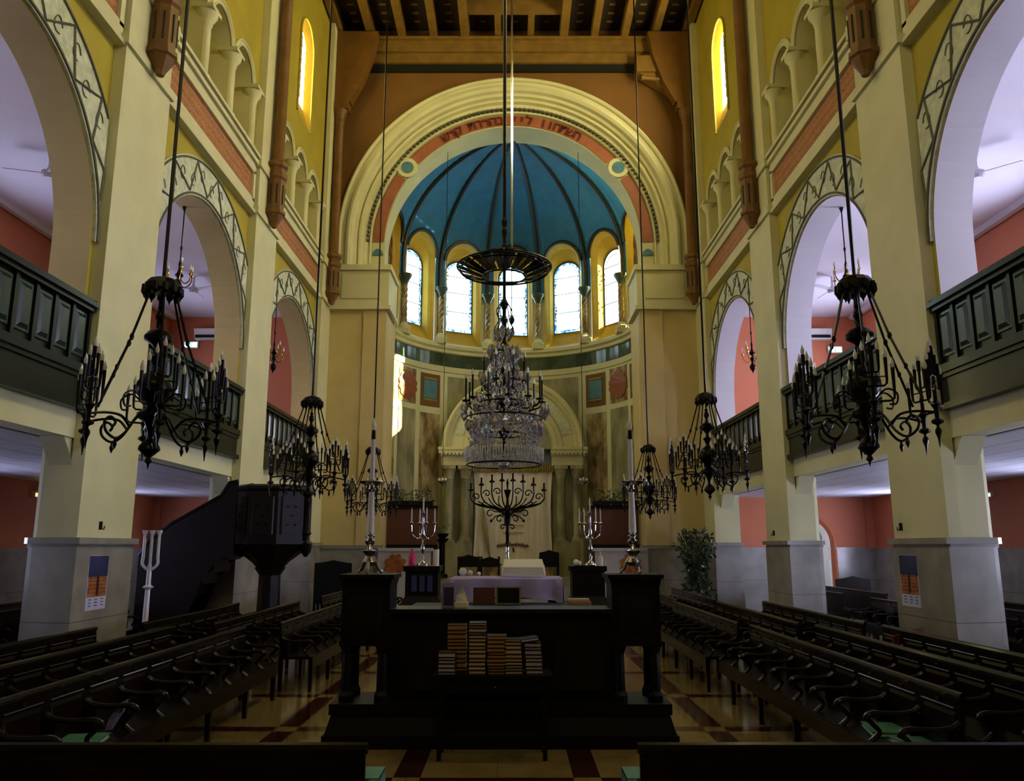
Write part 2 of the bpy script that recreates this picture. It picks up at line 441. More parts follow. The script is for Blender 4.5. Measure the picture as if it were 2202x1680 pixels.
        hm = MB(); hm.tube([F(a, z, XW-.02) for a, z in arch_outline(y, .66, 15.75, 13.35, 18)], .035, 5); struct(hm, 'lancet_moulding', 'yellow', w)
    # piers
    for (p, q) in PIERS+[(22.6, YF)]:
        pb = MB(); mb = MB(); lo, hi = sorted((s*XP, s*XW))
        pb.box(lo, hi, p, q, 2.0, 9.15)
        if q < YF:     # lower body reaching back under the gallery, chamfered outer edges
            e = .1
            O = [(XW-.01, p+e), (6.18, p+e), (6.28, p+e+.1), (6.28, q-e-.1), (6.18, q-e), (XW-.01, q-e)]
            pb.prism(O, lambda x, y: (s*x, y, 1.95), lambda x, y: (s*x, y, 3.95))
            O2 = [(XP-.03, p-.03), (6.2, p+e-.03), (6.31, p+e+.07), (6.31, q-e-.07), (6.2, q-e+.03), (XP-.03, q+.03)]
            mb.prism(O2, lambda x, y: (s*x, y, 0), lambda x, y: (s*x, y, 1.9))
            O3 = [(XP-.08, p-.08), (6.24, p+e-.08), (6.36, p+e+.05), (6.36, q-e-.05), (6.24, q-e+.08), (XP-.08, q+.08)]
            cap = MB(); cap.prism(O3, lambda x, y: (s*x, y, 1.93), lambda x, y: (s*x, y, 2.01)); cap.prism(O2, lambda x, y: (s*x*1.003, y, 1.88), lambda x, y: (s*x*1.003, y, 1.94))
        else:
            lo2, hi2 = sorted((s*(XP+.02), s*(XB))); pb.box(lo2, hi2, p+.01, q, 2.0, 3.95)
            lo3, hi3 = sorted((s*(XP-.03), s*(XB+.02))); mb.box(lo3, hi3, p-.03, q, 0, 1.9)
            lo4, hi4 = sorted((s*(XP-.08), s*(XB+.06))); cap = MB(); cap.box(lo4, hi4, p-.08, q, 1.9, 2.0)
        # moulded ring, upper pilaster, second ring
        lo5, hi5 = sorted((s*(XP-.05), s*XW))
        pb.box(lo5, hi5, p-.05, min(q+.05, YF), 9.05, 9.2); pb.box(lo, hi, p+.04, min(q-.04, YF), 9.2, 10.15)
        pb.box(lo5, hi5, p-.05, min(q+.05, YF), 10.15, 10.4)
        pb.box(lo, hi, p+.1, min(q-.1, YF), 10.4, 18.1)
        struct(pb, 'pilaster', 'cream', w); struct(mb, 'marble_base', 'marble', w); struct(cap, 'base_cap', 'marble', w)
    # gallery slab edge beams
    bmb = MB()
    for (p, q) in ((5.83, 10.6), (11.9, 16.63), (17.93, 22.6)):
        lo, hi = sorted((s*XW, s*6.15)); bmb.box(lo, hi, p, q, 3.3, 3.94)
        for e, d in ((p, 1), (q, -1)):
            bmb.prism([(e, 3.3), (e+d*.28, 3.3), (e, 2.95)], lambda a, z: (s*5.8, a, z), lambda a, z: (s*6.12, a, z))
    lo, hi = sorted((s*XW, s*6.15)); bmb.box(lo, hi, YR, 4.5, 3.3, 3.94)
    struct(bmb, 'gallery_beam', 'cream', w)
    # aisle shell
    ow = MB(); WIN_U = [8.0, 14.2, 21.05]; 
    G = lambda y, z, x=XO: (s*x, y, z)
    hu = [(y, .75, 6.9, 5.1) for y in WIN_U]; hl = [(y, .62, 2.55, 1.15) for y in WIN_U]
    hole_panel(ow, G, YR, YF, 1.83, 3.3, [(y, r, 2.55-.02, 1.83) for y, r, a, b in hl])
    hole_panel(ow, G, YR, YF, 3.3, 8.8, hu)
    ow.quad((s*XB, YF, 1.83), (s*XO, YF, 1.83), (s*XO, YF, 8.8), (s*XB, YF, 8.8))
    ow.quad((s*5.77, YF, 2.0), (s*XB+s*.01, YF, 2.0), (s*XB+s*.01, YF, 8.8), (s*5.77, YF, 8.8))
    ow.quad((s*5.77, YR, 0), (s*XO, YR, 0), (s*XO, YR, 8.8), (s*5.77, YR, 8.8))
    # corner chases
    lo, hi = sorted((s*(XO-.22), s*XO)); ow.box(lo, hi, YF-.12, YF, 1.83, 3.3)
    aw = struct(ow, 'wall_aisle_'+side, 'red')
    dd = MB(); lo, hi = sorted((s*XO, s*(XO-.05)))
    cur = YR
    for y in WIN_U: dd.box(lo, hi, cur, y-.62, 0, 1.83); dd.box(lo, hi, y-.62, y+.62, 0, 1.13); cur = y+.62
    dd.box(lo, hi, cur, YF, 0, 1.83)
    lo, hi = sorted((s*XO, s*5.8)); dd.box(lo, hi, YF-.05, YF, 0, 1.83)
    struct(dd, 'baseboard_'+side, 'marble')
    cr = MB(); cur = YR
    for y in WIN_U: lo, hi = sorted((s*XO, s*(XO-.08))); cr.box(lo, hi, cur, y-.62, 1.8, 1.87); cur = y+.62
    lo, hi = sorted((s*XO, s*(XO-.08))); cr.box(lo, hi, cur, YF, 1.8, 1.87); lo, hi = sorted((s*XO, s*XB)); cr.box(lo, hi, YF-.08, YF, 1.8, 1.87)
    struct(cr, 'trim_dado_'+side, 'marble')
    gm = 'glass_right' if s > 0 else 'glass_left'
    for k, y in enumerate(WIN_U):
        for lvl, (c, r, zs, zb) in enumerate((hl[k], hu[k])):
            A = arch_outline(c, r, zs, zb, 32)
            g = MB(); g.add([G(a, z, XO+.25) for a, z in A], [tuple(range(len(A)))])
            wn = struct(g, 'window_%d' % (30+k*2+lvl+(6 if s > 0 else 0)), gm)
            e = MB(); e.strip([G(a, z) for a, z in A], [G(a, z, XO+.25) for a, z in A], close=True); struct(e, 'reveal', 'white', wn)
            ld = MB()
            for t in (-.5, 0, .5): ld.tube([G(c+t*r, zb, XO+.22), G(c+t*r, zs+r*.85*math.sqrt(1-t*t), XO+.22)], .015, 4)
            for i in range(1, 5): z = zb+(zs-zb)*i/4; ld.tube([G(c-r, z, XO+.22), G(c+r, z, XO+.22)], .015, 4)
            ld.tube([G(c+r*.55*math.cos(t), (zs+zb)/2+r*.55*math.sin(t), XO+.2) for t in [i*PI/8 for i in range(16)]], .015, 4, close=True)
            struct(ld, 'leading', 'darkrib', wn)
    gc = MB(); gc.quad((s*XB-s*.01, YR, 8.8), (s*XO, YR, 8.8), (s*XO, YF, 8.8), (s*XB-s*.01, YF, 8.8))
    lo, hi = sorted((s*XO, s*(XO-.25))); gc.box(lo, hi, YR, YF, 8.7, 8.8, b=.06)
    struct(gc, 'ceiling_gallery_'+side, 'white')
    gf = MB(); gf.quad((s*XW, YR, 3.95), (s*XO, YR, 3.95), (s*XO, YF, 3.95), (s*XW, YF, 3.95)); struct(gf, 'floor_gallery_'+side, 'ceilwood')
    lc = MB(); lc.quad((s*6.1, YR, 3.3), (s*XO, YR, 3.3), (s*XO, YF, 3.3), (s*6.1, YF, 3.3)); struct(lc, 'ceiling_aisle_'+side, 'boards')
    # gallery end door, pale, at the far wall
    dr = MB(); lo, hi = sorted((s*9.15, s*7.9)); dr.box(lo, hi, YF-.06, YF, 3.95, 7.35)
    dd_ = struct(dr, 'door_%d' % (3 if s < 0 else 4), 'door')
    dr = MB(); x = s*8.55
    for z0, z1 in ((4.2, 5.4), (5.6, 7.1)): 
        for xx in (x-.28, x+.28): dr.box(xx-.22, xx+.22, YF-.08, YF-.06, z0, z1, t=.02)
    struct(dr, 'door_panel', 'door', dd_)

# rear wall with dim window, above-gallery closing walls
rw = MB(); hole_panel(rw, lambda x, z: (x, YR, z), -5.77, 5.77, 0, ZTOP, [(-2.2, .7, 14, 10), (0, .9, 14.8, 10), (2.2, .7, 14, 10)])
struct(rw, 'wall_rear', 'yellow')
for k, (c, r, zs) in enumerate(((-2.2, .7, 14), (0, .9, 14.8), (2.2, .7, 14))):
    A = arch_outline(c, r, zs, 10, 32); g = MB(); g.add([(a, YR-.05, z) for a, z in A], [tuple(range(len(A)))])
    struct(g, 'window_%d' % (50+k), 'glass_rear')

# arched door in the right aisle's end wall
dm = MB(); A = arch_outline(8.48, .72, 1.98, 0, 20)
dm.add([(a, YF-.07, z) for a, z in A], [tuple(range(len(A)))]); dm.strip([(a, YF-.07, z) for a, z in A], [(a, YF, z) for a, z in A])
d = struct(dm, 'door_1', 'door')
dm = MB(); dm.tube([(a, YF-.06, z) for a, z in arch_outline(8.48, .8, 1.98, 0, 20)], .1, 4); struct(dm, 'door_surround', 'red', d)
dm = MB(); dm.box(7.85, 9.1, YF-.13, YF-.07, 0, 1.95).tube([(a, YF-.09, z) for a, z in arch(8.48, .48, 2.08, 16)+[(8.0, 2.08), (8.96, 2.08)]], .02, 4)
struct(dm, 'door_leaf', 'door', d)
dm = MB(); dm.box(9.08, 9.15, YF-.12, YF-.06, .4, 1.5); struct(dm, 'push_plate', 'paper', d)

# ------------------------------------------------------------------ chancel wall and apse
cw = MB(); hole_panel(cw, lambda x, z: (x, YF, z), -5.77, 5.77, 9.1, ZTOP, [(0, 5.42, 11.35, 9.1)])
wf = struct(cw, 'wall_front', 'ochre')
cw = MB()
for s in (-1, 1):
    for x0, x1, y0 in ((3.87, 4.56, YF-.1), (4.56, 5.77, YF-.03)):
        lo, hi = sorted((s*x0, s*x1)); cw.box(lo, hi, y0, YF+.1, 1.85, 9.12)
    lo, hi = sorted((s*3.87, s*4.7)); cw.box(lo, hi, YF+.05, 25.6, 0, 10.3)
struct(cw, 'chancel_pier', 'warmcream', wf)
cw = MB()
for s in (-1, 1):
    lo, hi = sorted((s*3.8, s*5.77)); cw.box(lo, hi, YF-.16, 25.3, 9.12, 10.4)
    lo, hi = sorted((s*3.74, s*5.77)); cw.box(lo, hi, YF-.24, 25.3, 10.25, 10.42).box(lo, hi, YF-.22, 25.3, 9.0, 9.12)
    cw.box(*sorted((s*4.05, s*5.25)), YF-.19, YF-.15, 9.35, 10.1)
struct(cw, 'impost_block', 'cream', wf)
cw = MB()
for s in (-1, 1):
    lo, hi = sorted((s*3.83, s*5.77)); cw.box(lo, hi, YF-.14, YF+.1, 0, 1.83)
    lo, hi = sorted((s*3.8, s*5.77)); cw.box(lo, hi, YF-.18, YF+.1, 1.83, 1.93)
struct(cw, 'chancel_dado', 'marble', wf)
prof = [(5.47, 23.82), (5.47, 23.66), (5.42, 23.62), (5.36, 23.66), (5.34, 23.74), (5.22, 23.74), (5.2, 23.66), (5.12, 23.64), (5.04, 23.7), (5.0, 23.82),
        (4.92, 23.86), (4.9, 23.98), (4.84, 23.92), (4.78, 23.94), (4.74, 24.06), (4.64, 24.1), (4.62, 24.18), (4.56, 24.2), (4.54, 24.16), (4.5, 24.18), (4.49, 24.3), (4.08, 24.3), (4.1, 24.5), (4.17, 25.55)]
CZ = 11.35
path = lambda R, Y: [(R, Y, 10.4)]+[(R*math.cos(a), Y, CZ+R*math.sin(a)) for a in [PI*i/60 for i in range(61)]]+[(-R, Y, 10.4)]
ar = MB()
for (R0, Y0), (R1, Y1) in zip(prof, prof[1:]): ar.strip(path(R0, Y0), path(R1, Y1))
struct(ar, 'chancel_arch', 'cream', wf)
dn = MB()
for i in range(96):
    a = PI*(i+.5)/96; c, s_ = math.cos(a), math.sin(a); t = Vector((-s_, 0, c)); n = Vector((c, 0, s_)); p = n*4.6+Vector((0, 24.1, CZ))
    vs = [p+t*u*.04+n*v*.03+Vector((0, w_, 0)) for w_ in (-.05, .09) for u, v in ((-1, -1), (1, -1), (1, 1), (-1, 1))]
    dn.add(vs, [(0, 1, 2, 3), (0, 1, 5, 4), (1, 2, 6, 5), (2, 3, 7, 6), (3, 0, 4, 7)])
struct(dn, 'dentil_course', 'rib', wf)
rr = MB()
def ringpatch(mb, a0, a1, R0, R1, Y, n=30):
    A = [a0+(a1-a0)*i/n for i in range(n+1)]
    mb.strip([(R0*math.cos(a), Y, CZ+R0*math.sin(a)) for a in A], [(R1*math.cos(a), Y, CZ+R1*math.sin(a)) for a in A])
D = PI/180
ringpatch(rr, 42*D, 138*D, 4.11, 4.47, 24.27, 60); ringpatch(rr, 1*D, 32.5*D, 4.11, 4.47, 24.27); ringpatch(rr, 147.5*D, 179*D, 4.11, 4.47, 24.27)
struct(rr, 'painted_ring', 'orange', wf)
for s in (-1, 1):
    x, z = s*4.29*math.cos(37.2*D), CZ+4.29*math.sin(37.2*D)
    m_ = MB(); m_.prism([(x+.33*math.cos(t), z+.33*math.sin(t)) for t in [i*PI/14 for i in range(28)]], lambda a, b: (a, 24.2, b), lambda a, b: (a, 24.3, b))
    struct(m_, 'roundel', 'cream', wf)
    m_ = MB(); m_.prism([(x+.2*math.cos(t), z+.2*math.sin(t)) for t in [i*PI/14 for i in range(28)]], lambda a, b: (a, 24.18, b), lambda a, b: (a, 24.2, b))
    m_.prism([(s*4.29+.17*math.cos(t), 10.98+.2*math.sin(t)) for t in [i*PI/14 for i in range(15)]], lambda a, b: (a, 24.24, b), lambda a, b: (a, 24.28, b))
    struct(m_, 'roundel_centre', 'skyblue', wf)
# Hebrew inscription, letters set one by one from right to left
txt = 'השתחוו ליי בהדרת קדש'
tm = MB(); a = 60.5*D; step = (121-60.5)*D/(len(txt)-1)
for ch in txt:
    if ch != ' ':
        vs, fs = letter_mesh(ch); n = Vector((math.cos(a), 0, math.sin(a))); t = Vector((math.sin(a), 0, -math.cos(a)))
        o0 = n*4.155+Vector((0, 24.24, CZ)); q = .44
        tm.add([o0+t*v[0]*q+n*v[1]*q+Vector((0, -v[2]*q, 0)) for v in vs], fs)
    a += step
struct(tm, 'hebrew_inscription', 'darkred', wf)

YA, RA = 25.5, 4.3
def ap(th, R, z): return (R*math.sin(th), YA+R*math.cos(th), z)
ZD, HD = 12.0, 3.75
def rd(z): return RA if z < ZD else RA*math.sqrt(max(0, 1-((z-ZD)/HD)**2))
WA = [k*26.5*D for k in (-3, -2, -1, 0, 1, 2, 3)]
ZSO, WO = 12.5, .76
lowm, domem = MB(), MB()
TH = []
n = 216
TH = [(-90+180*i/n)*D for i in range(n+1)]
def zarch(th):
    for w_ in WA:
        d_ = abs(th-w_)*RA
        if d_ <= WO: return ZSO+math.sqrt(max(0, WO*WO-d_*d_))
    return None
for t0, t1 in zip(TH, TH[1:]):
    tm_ = (t0+t1)/2; inside = zarch(tm_) is not None
    e0 = (zarch(t0) or ZSO) if inside else 11.2; e1 = (zarch(t1) or ZSO) if inside else 11.2
    if not inside: lowm.quad(ap(t0, RA, 9.2), ap(t1, RA, 9.2), ap(t1, RA, 11.2), ap(t0, RA, 11.2))
    K = 22
    for j in range(K):
        f0, f1 = (j/K), ((j+1)/K)
        g = lambda e, f: e+(ZD+HD-1e-4-e)*math.sin(f*PI/2)
        domem.quad(ap(t0, rd(g(e0, f0)), g(e0, f0)), ap(t1, rd(g(e1, f0)), g(e1, f0)), ap(t1, rd(g(e1, f1)), g(e1, f1)), ap(t0, rd(g(e0, f1)), g(e0, f1)))
wa = struct(lowm, 'wall_apse', 'cream'); struct(domem, 'ceiling_apse', 'blue')
# embrasures, windows
LEADN = 0
for k, th in enumerate(WA):
    blind = k in (0, 6)
    e = Vector((math.cos(th), -math.sin(th), 0)); o = Vector((math.sin(th), math.cos(th), 0)); c0 = Vector((0, YA, 0))
    def P(u, R, z): return c0+e*u+o*R+Vector((0, 0, z))
    def onwall(u, z):      # point of the wall surface at arc offset u
        return Vector(ap(th+u/RA, min(RA, rd(z)), z))
    O0 = arch_outline(0, WO, ZSO, 9.2, 24); O1 = arch_outline(0, WO-.1, ZSO-.02, 9.34, 24); O2 = arch_outline(0, .57, 12.15, 9.9, 24)
    em = MB(); em.strip([onwall(a, z) for a, z in O0], [P(a, RA+.05, z) for a, z in O1], close=True)
    em.strip([P(a, RA+.05, z) for a, z in O1], [P(a, RA+.12, z) for a, z in arch_outline(0, WO-.15, ZSO-.04, 9.4, 24)], close=True)
    em.strip([P(a, RA+.12, z) for a, z in arch_outline(0, WO-.15, ZSO-.04, 9.4, 24)], [P(a, RA+.42, z) for a, z in O2], close=True)
    struct(em, 'embrasure', 'amber', wa)
    hd = MB(); hd.tube([onwall(a, z)-o*.03 for a, z in arch(0, WO+.04, ZSO, 24)], .07, 6); struct(hd, 'dark_hood', 'darkrib', wa, True)
    if blind:
        pn = MB(); pn.add([P(a, RA+.2, z) for a, z in arch_outline(0, .62, 12.4, 9.5, 24)], [tuple(range(27))]); struct(pn, 'lattice_ground', 'yellow', wa)
        lt = MB()
        for i in range(-3, 4):
            for sg in (-1, 1):
                pts = []
                for j in range(40):
                    z = 9.5+j*.085; u = i*.17+sg*.09*math.sin(z*5.2+i)
                    lim = .6 if z < 12.4 else math.sqrt(max(0, .38-(z-12.4)**2))
                    if abs(u) < lim: pts.append(P(u, RA+.15, z))
                if len(pts) > 2: lt.tube(pts, .025, 4)
        struct(lt, 'lattice', 'shaft', wa)
        continue
    g = MB(); g.add([P(a, RA+.42, z) for a, z in O2], [tuple(range(len(O2)))])
    wn = struct(g, 'window_%d' % k, 'glass_sun' if k == 5 else 'glass_apse')
    if k != 5:
        gb = MB(); gb.strip([P(a, RA+.41, z) for a, z in O2], [P(a, RA+.41, z) for a, z in arch_outline(0, .47, 12.12, 10.02, 24)], close=True); struct(gb, 'glass_border', 'glass_border', wn)
    ld = MB(); R_ = RA+.4
    I2 = arch_outline(0, .44, 12.1, 10.08, 18)
    ld.tube([P(a, R_, z) for a, z in O2], .03, 4, close=True)
    ld.tube([P(a, R_, z) for a, z in I2], .011, 4, close=True)
    for z in (10.7, 11.45, 12.1): ld.tube([P(-.56, R_, z), P(.56, R_, z)], .014, 4)
    rnd = random.Random(k)
    for i in range(26):
        sg = rnd.choice((-1, 1)); z = rnd.uniform(10, 12.2); u = sg*rnd.uniform(.46, .54); ld.tube([P(u, R_, z), P(u+rnd.uniform(-.02, .02), R_, z+.07)], .012, 4)
    struct(ld, 'leading', 'darkrib', wn)
# ribs and colonnettes
for k in (-5, -3, -1, 1, 3, 5):
    th = k*13.25*D
    rb = MB(); zs = [11.2+(ZD+HD-.02-11.2)*math.sin(i/26*PI/2) for i in range(27)]
    rb.tube([ap(th, rd(z)-.04, z) for z in zs], [.075]*20+[.06]*7, 6); struct(rb, 'dome_rib', 'darkrib', wa, True)
    for side_ in (0,):
        c = ap(th, RA-.14, 0)[:2]
        cb = MB(); cb.lathe([(.05, 10.95), (.1, 10.98), (.1, 11.02), (.16, 11.15), (.24, 11.28), (.24, 11.36)], c, 10); struct(cb, 'leaf_capital', 'greenband', wa, True)
        cb = MB(); cb.lathe([(.22, 9.3), (.22, 9.45), (.14, 9.5), (.14, 9.55), (.09, 9.6)], c, 10).box(c[0]-.2, c[0]+.2, c[1]-.2, c[1]+.2, 9.2, 9.36); struct(cb, 'colonnette_base', 'cream', wa, True)
        cb = MB()
        for m3 in range(4):
            cb.tube([(c[0]+.06*math.cos(z*7+m3*PI/2), c[1]+.06*math.sin(z*7+m3*PI/2), z) for z in [9.55+i*.06 for i in range(25)]], .05, 5)
        struct(cb, 'twisted_colonnette', 'veined', wa, True)
rb = MB(); rb.ball((0, YA-.02, 15.68), .2, 10); struct(rb, 'dome_boss', 'darkrib', wa)
def ringwall(mb, prof_, a0=-90, a1=90, n=60):
    A = [(a0+(a1-a0)*i/n)*D for i in range(n+1)]
    for (R0, z0), (R1, z1) in zip(prof_, prof_[1:]): mb.strip([ap(t, R0, z0) for t in A], [ap(t, R1, z1) for t in A])
r_ = MB(); ringwall(r_, [(RA, 9.3), (RA-.1, 9.28), (RA-.2, 9.2), (RA-.22, 9.08), (RA-.12, 9.02), (RA-.1, 8.92), (RA, 8.9)]); struct(r_, 'sill_cornice', 'cream', wa, True)
r_ = MB(); ringwall(r_, [(RA, 9.0), (RA, 8.4)]); struct(r_, 'green_marble_band', 'greenband', wa)
r_ = MB(); ringwall(r_, [(RA, 8.42), (RA-.05, 8.4), (RA-.05, 8.2), (RA, 8.18), (RA, 0)]); struct(r_, 'apse_lower_wall', 'cream', wa)
def patch(a0, a1, z0, z1, m_, name, off=.02):
    for sg in (-1, 1):
        p_ = MB(); ringwall(p_, [(RA, z0), (RA-off, z0), (RA-off, z1), (RA, z1)], *sorted((sg*a0, sg*a1)), n=6); struct(p_, name, m_, wa)
for a0, a1 in ((38.5, 50.5), (69.5, 82.5)):
    patch(a0, a1, 6.85, 8.05, 'ochre', 'inlaid_panel'); patch(a0+2, a1-2, 7.15, 7.8, 'skyblue', 'inlaid_centre', .04)
    patch(a0+2, a1-2, 7.05, 7.12, 'gold', 'inlaid_bar', .05); patch(a0+2, a1-2, 7.83, 7.9, 'gold', 'inlaid_bar', .05)
    patch(a0, a1, 3.2, 6.6, 'veined', 'marble_panel')
patch(53.5, 66.5, 6.85, 8.1, 'veined', 'rosette_ground', .02); patch(53.5, 66.5, 3.2, 6.65, 'greymarble', 'marble_panel', .02)
patch(5, 34, 3.2, 8.05, 'greymarble', 'marble_panel', .015)
for sg in (-1, 1):
    th = sg*60*D; ro_ = MB(); pts = []
    for i in range(72):
        t = i*PI/36; q = .47+.06*abs(math.sin(t*6)); pts.append((q*math.cos(t), q*math.sin(t)))
    ro_.prism(pts, lambda a, b: ap(th+a/RA, RA-.05, 7.47+b), lambda a, b: ap(th+a/RA, RA-.01, 7.47+b)); struct(ro_, 'rosette', 'redmarble', wa)
# raised apse platform and steps
pf = MB(); pf.box(-3.85, 3.85, 24.6, 30, 0, .9); pf.box(-2.3, 2.3, 24.25, 24.6, 0, .72).box(-2.3, 2.3, 23.9, 24.25, 0, .54).box(-2.3, 2.3, 23.5, 23.9, 0, .36).box(-2.3, 2.3, 23.1, 23.5, 0, .18)
struct(pf, 'floor_platform', 'marble')

# ------------------------------------------------------------------ low walls of the platform and red screens
for s, side in SIDES:
    t = thing('parapet', 'low white marble parapet with a brown rosette, %s of the platform steps' % side, 'low wall', (s*3.1, YF-.2, 0))
    m_ = W(t); lo, hi = sorted((s*2.36, s*3.86)); m_.box(lo, hi, YF-.32, YF-.1, 0, 1.76); m_.build('wall_slab', 'paleslab', t)
    m_ = W(t); lo, hi = sorted((s*2.3, s*3.86)); m_.box(lo, hi, YF-.37, YF-.05, 1.76, 1.85); m_.build('coping', 'paleslab', t)
    m_ = W(t); x = s*3.36; pts = []
    for i in range(64):
        a = i*PI/32; q = .24+.08*abs(math.sin(a*4)); pts.append((x+q*math.cos(a), 1.38+q*math.sin(a)))
    m_.prism(pts, lambda a, b: (a, YF-.35, b), lambda a, b: (a, YF-.31, b)); m_.build('rosette', 'rosette', t)
    t = thing('screen', 'tall red brown wooden screen behind the %s marble parapet' % side, 'screen', (s*3.2, 24.9, .9))
    m_ = W(t); lo, hi = sorted((s*2.3, s*3.84)); m_.box(lo, hi, 24.86, 24.94, .9, 3.1); m_.build('panel', 'panelred', t)
    m_ = W(t); m_.box(lo, hi, 24.82, 24.98, 3.02, 3.12); m_.build('rail', 'blackwood', t); m_ = W(t); m_.box(lo, hi, 24.82, 24.98, 1.75, 1.95); m_.build('rail', 'blackwood', t)
    t = thing('planter', 'long black planter of trailing leaves on top of the %s red screen' % side, 'planter', (s*3.1, 24.9, 3.12))
    m_ = W(t); lo, hi = sorted((s*2.45, s*3.8)); m_.box(lo, hi, 24.75, 25.05, 3.12, 3.26); m_.build('trough', 'blackwood', t)
    m_ = W(t); rnd = random.Random(3+s)
    for i in range(420):
        x = rnd.uniform(lo, hi); y = rnd.uniform(24.7, 25.1); z = 3.15+rnd.random()**1.5*.42
        leaf(m_, (x, y, z), rnd.uniform(.03, .06), rnd)
    o = m_.build('foliage', 'leaf', t); o['kind'] = 'stuff'
    m_ = W(t)
    for i in range(9):
        x = lo+.08+i*(hi-lo-.16)/8; m_.tube([(x, 24.9, 3.2), (x+rnd.uniform(-.05, .05), 24.88, 3.45), (x+rnd.uniform(-.1, .1), 24.85, 3.62)], .008, 4)
    m_.build('stem', 'leaf', t)

# ------------------------------------------------------------------ the ark
t = thing('ark', 'pale stone ark with round pediment and paired columns in the apse', 'ark', (0, 28.6, .9))
YK = 28.3
def P2(m_, pts, y0, y1): m_.prism(pts, lambda a, b: (a, y0, b), lambda a, b: (a, y1, b))
m_ = W(t)
RC = 5.32
rings = [(2.5, YK), (2.5, YK-.12), (2.42, YK-.14), (2.36, YK-.1), (2.3, YK-.02), (2.24, YK-.02), (2.2, YK+.06), (1.78, YK+.06), (1.74, YK-.02), (1.6, YK-.02), (1.56, YK-.08), (1.42, YK-.06), (1.4, YK+.1), (1.38, YK+.5)]
pp = lambda R, Y: [(R*math.cos(a), Y, RC+R*math.sin(a)) for a in [PI*i/40 for i in range(41)]]
for (R0, Y0), (R1, Y1) in zip(rings, rings[1:]): m_.strip(pp(R0, Y0), pp(R1, Y1))
m_.build('pediment', 'cream', t)
m_ = W(t)
A = [PI*i/40 for i in range(3, 38)]
m_.strip([(1.82*math.cos(a), YK+.03, RC+1.82*math.sin(a)) for a in A], [(2.16*math.cos(a), YK+.03, RC+2.16*math.sin(a)) for a in A]); m_.build('carved_band', 'stone', t)
m_ = W(t)
for i in range(60):
    a = PI*(i+.5)/60; m_.ball((2.33*math.cos(a), YK-.05, RC+2.33*math.sin(a)), .04, 6)
m_.build('bead_course', 'cream', t)
m_ = W(t); m_.add([(1.4*math.cos(PI*i/30), YK+.4, RC+1.4*math.sin(PI*i/30)) for i in range(31)], [tuple(range(31))]); m_.build('tympanum', 'greymarble', t)
for s in (-1, 1):
    m_ = W(t)
    for x0, x1, z0, z1, y in ((1.38, 2.5, 4.68, 5.0, .0), (1.36, 2.54, 5.0, 5.1, .05), (1.34, 2.6, 5.1, 5.22, .14), (1.36, 2.62, 5.22, 5.32, .18)):
        lo, hi = sorted((s*x0, s*x1)); m_.box(lo, hi, YK-.14-y, YK+.45, z0, z1)
    for i in range(9):
        x = s*(1.42+i*.13); m_.box(x-.04, x+.04, YK-.33, YK-.2, 5.04, 5.12)
    m_.build('entablature', 'cream', t)
for s in (-1, 1):
    for x in (1.68, 2.24):
        m_ = W(t); c = (s*x, YK+.06)
        m_.lathe([(.24, 2.06), (.24, 2.14), (.2, 2.2), (.2, 2.24), (.165, 2.3), (.155, 4.2), (.175, 4.24), (.16, 4.28), (.2, 4.42), (.26, 4.58)], c, 18).box(c[0]-.24, c[0]+.24, c[1]-.24, c[1]+.24, 4.56, 4.69).box(c[0]-.25, c[0]+.25, c[1]-.25, c[1]+.25, 1.98, 2.08)
        m_.build('column', 'greymarble', t, True)
m_ = W(t)
for s in (-1, 1):
    m_ = W(t); lo, hi = sorted((s*1.4, s*2.5)); m_.box(lo, hi, YK-.2, YK+.35, .9, 2.0); m_.box(lo, hi, YK+.25, YK+.45, 2.0, 4.7)
    m_.build('pedestal', 'greymarble', t)
m_ = W(t); m_.box(-1.42, 1.42, YK-.2, YK+.6, .9, 1.25); m_.build('step', 'veined', t)
t = thing('ark_curtain', 'white curtain with gold fringe and embroidered line hanging in the ark', 'curtain', (0, 28.4, 1.3))
m_ = W(t); NX, NZ = 70, 24; vs = []
for j in range(NZ+1):
    for i in range(NX+1):
        u = i/NX; v = j/NZ; x = -1.4+2.8*u; f = abs(u-.5)*2
        y = YK+.1+.05*math.sin(u*40+v*1.5)*(.06+.94*f**3)+.01*math.sin(u*11+v)
        vs.append((x*(1-.06*math.sin(PI*v)), y, 1.3+3.4*v))
m_.add(vs, [(j*(NX+1)+i, j*(NX+1)+i+1, (j+1)*(NX+1)+i+1, (j+1)*(NX+1)+i) for j in range(NZ) for i in range(NX)]); m_.build('drape', 'curtain', t, True)
m_ = W(t)
for i in range(34): x = -1.4+2.8*i/33; m_.tube([(x, YK+.04, 4.7), (x, YK+.04, 4.5-.05*(i % 2))], .045, 5)
m_.build('fringe', 'gold', t)
m_ = W(t); rnd = random.Random(5); x = -.55
for i in range(13):
    hgt = rnd.uniform(.07, .13); zc = 1.86+.05*math.sin((x+.55)*3)
    m_.tube([(x, YK+.06, zc), (x+.03, YK+.05, zc+hgt), (x+.07, YK+.06, zc+.02)], .022, 4); x += .085
m_.tube([(0.0, YK+.06, 1.85), (.03, YK+.06, 1.7)], .03, 4); m_.build('embroidery', 'darkred', t)
m_ = W(t)
for z in (2.35, 2.6, 2.85): m_.box(-.35, .38, YK+.04, YK+.06, z, z+.02)
m_.lathe([(.02, 3.1), (.2, 3.13), (.22, 3.2), (.02, 3.26)], (.2, YK+.08), 10)
m_.build('embroidered_panel', 'gold', t)
m_ = W(t); m_.tube([(-1.05, YK+.02, 3.3), (-.98, YK, 2.6), (-.8, YK+.02, 1.5)], [.02, .12, .03], 6); m_.build('tied_fold', 'greymarble', t)

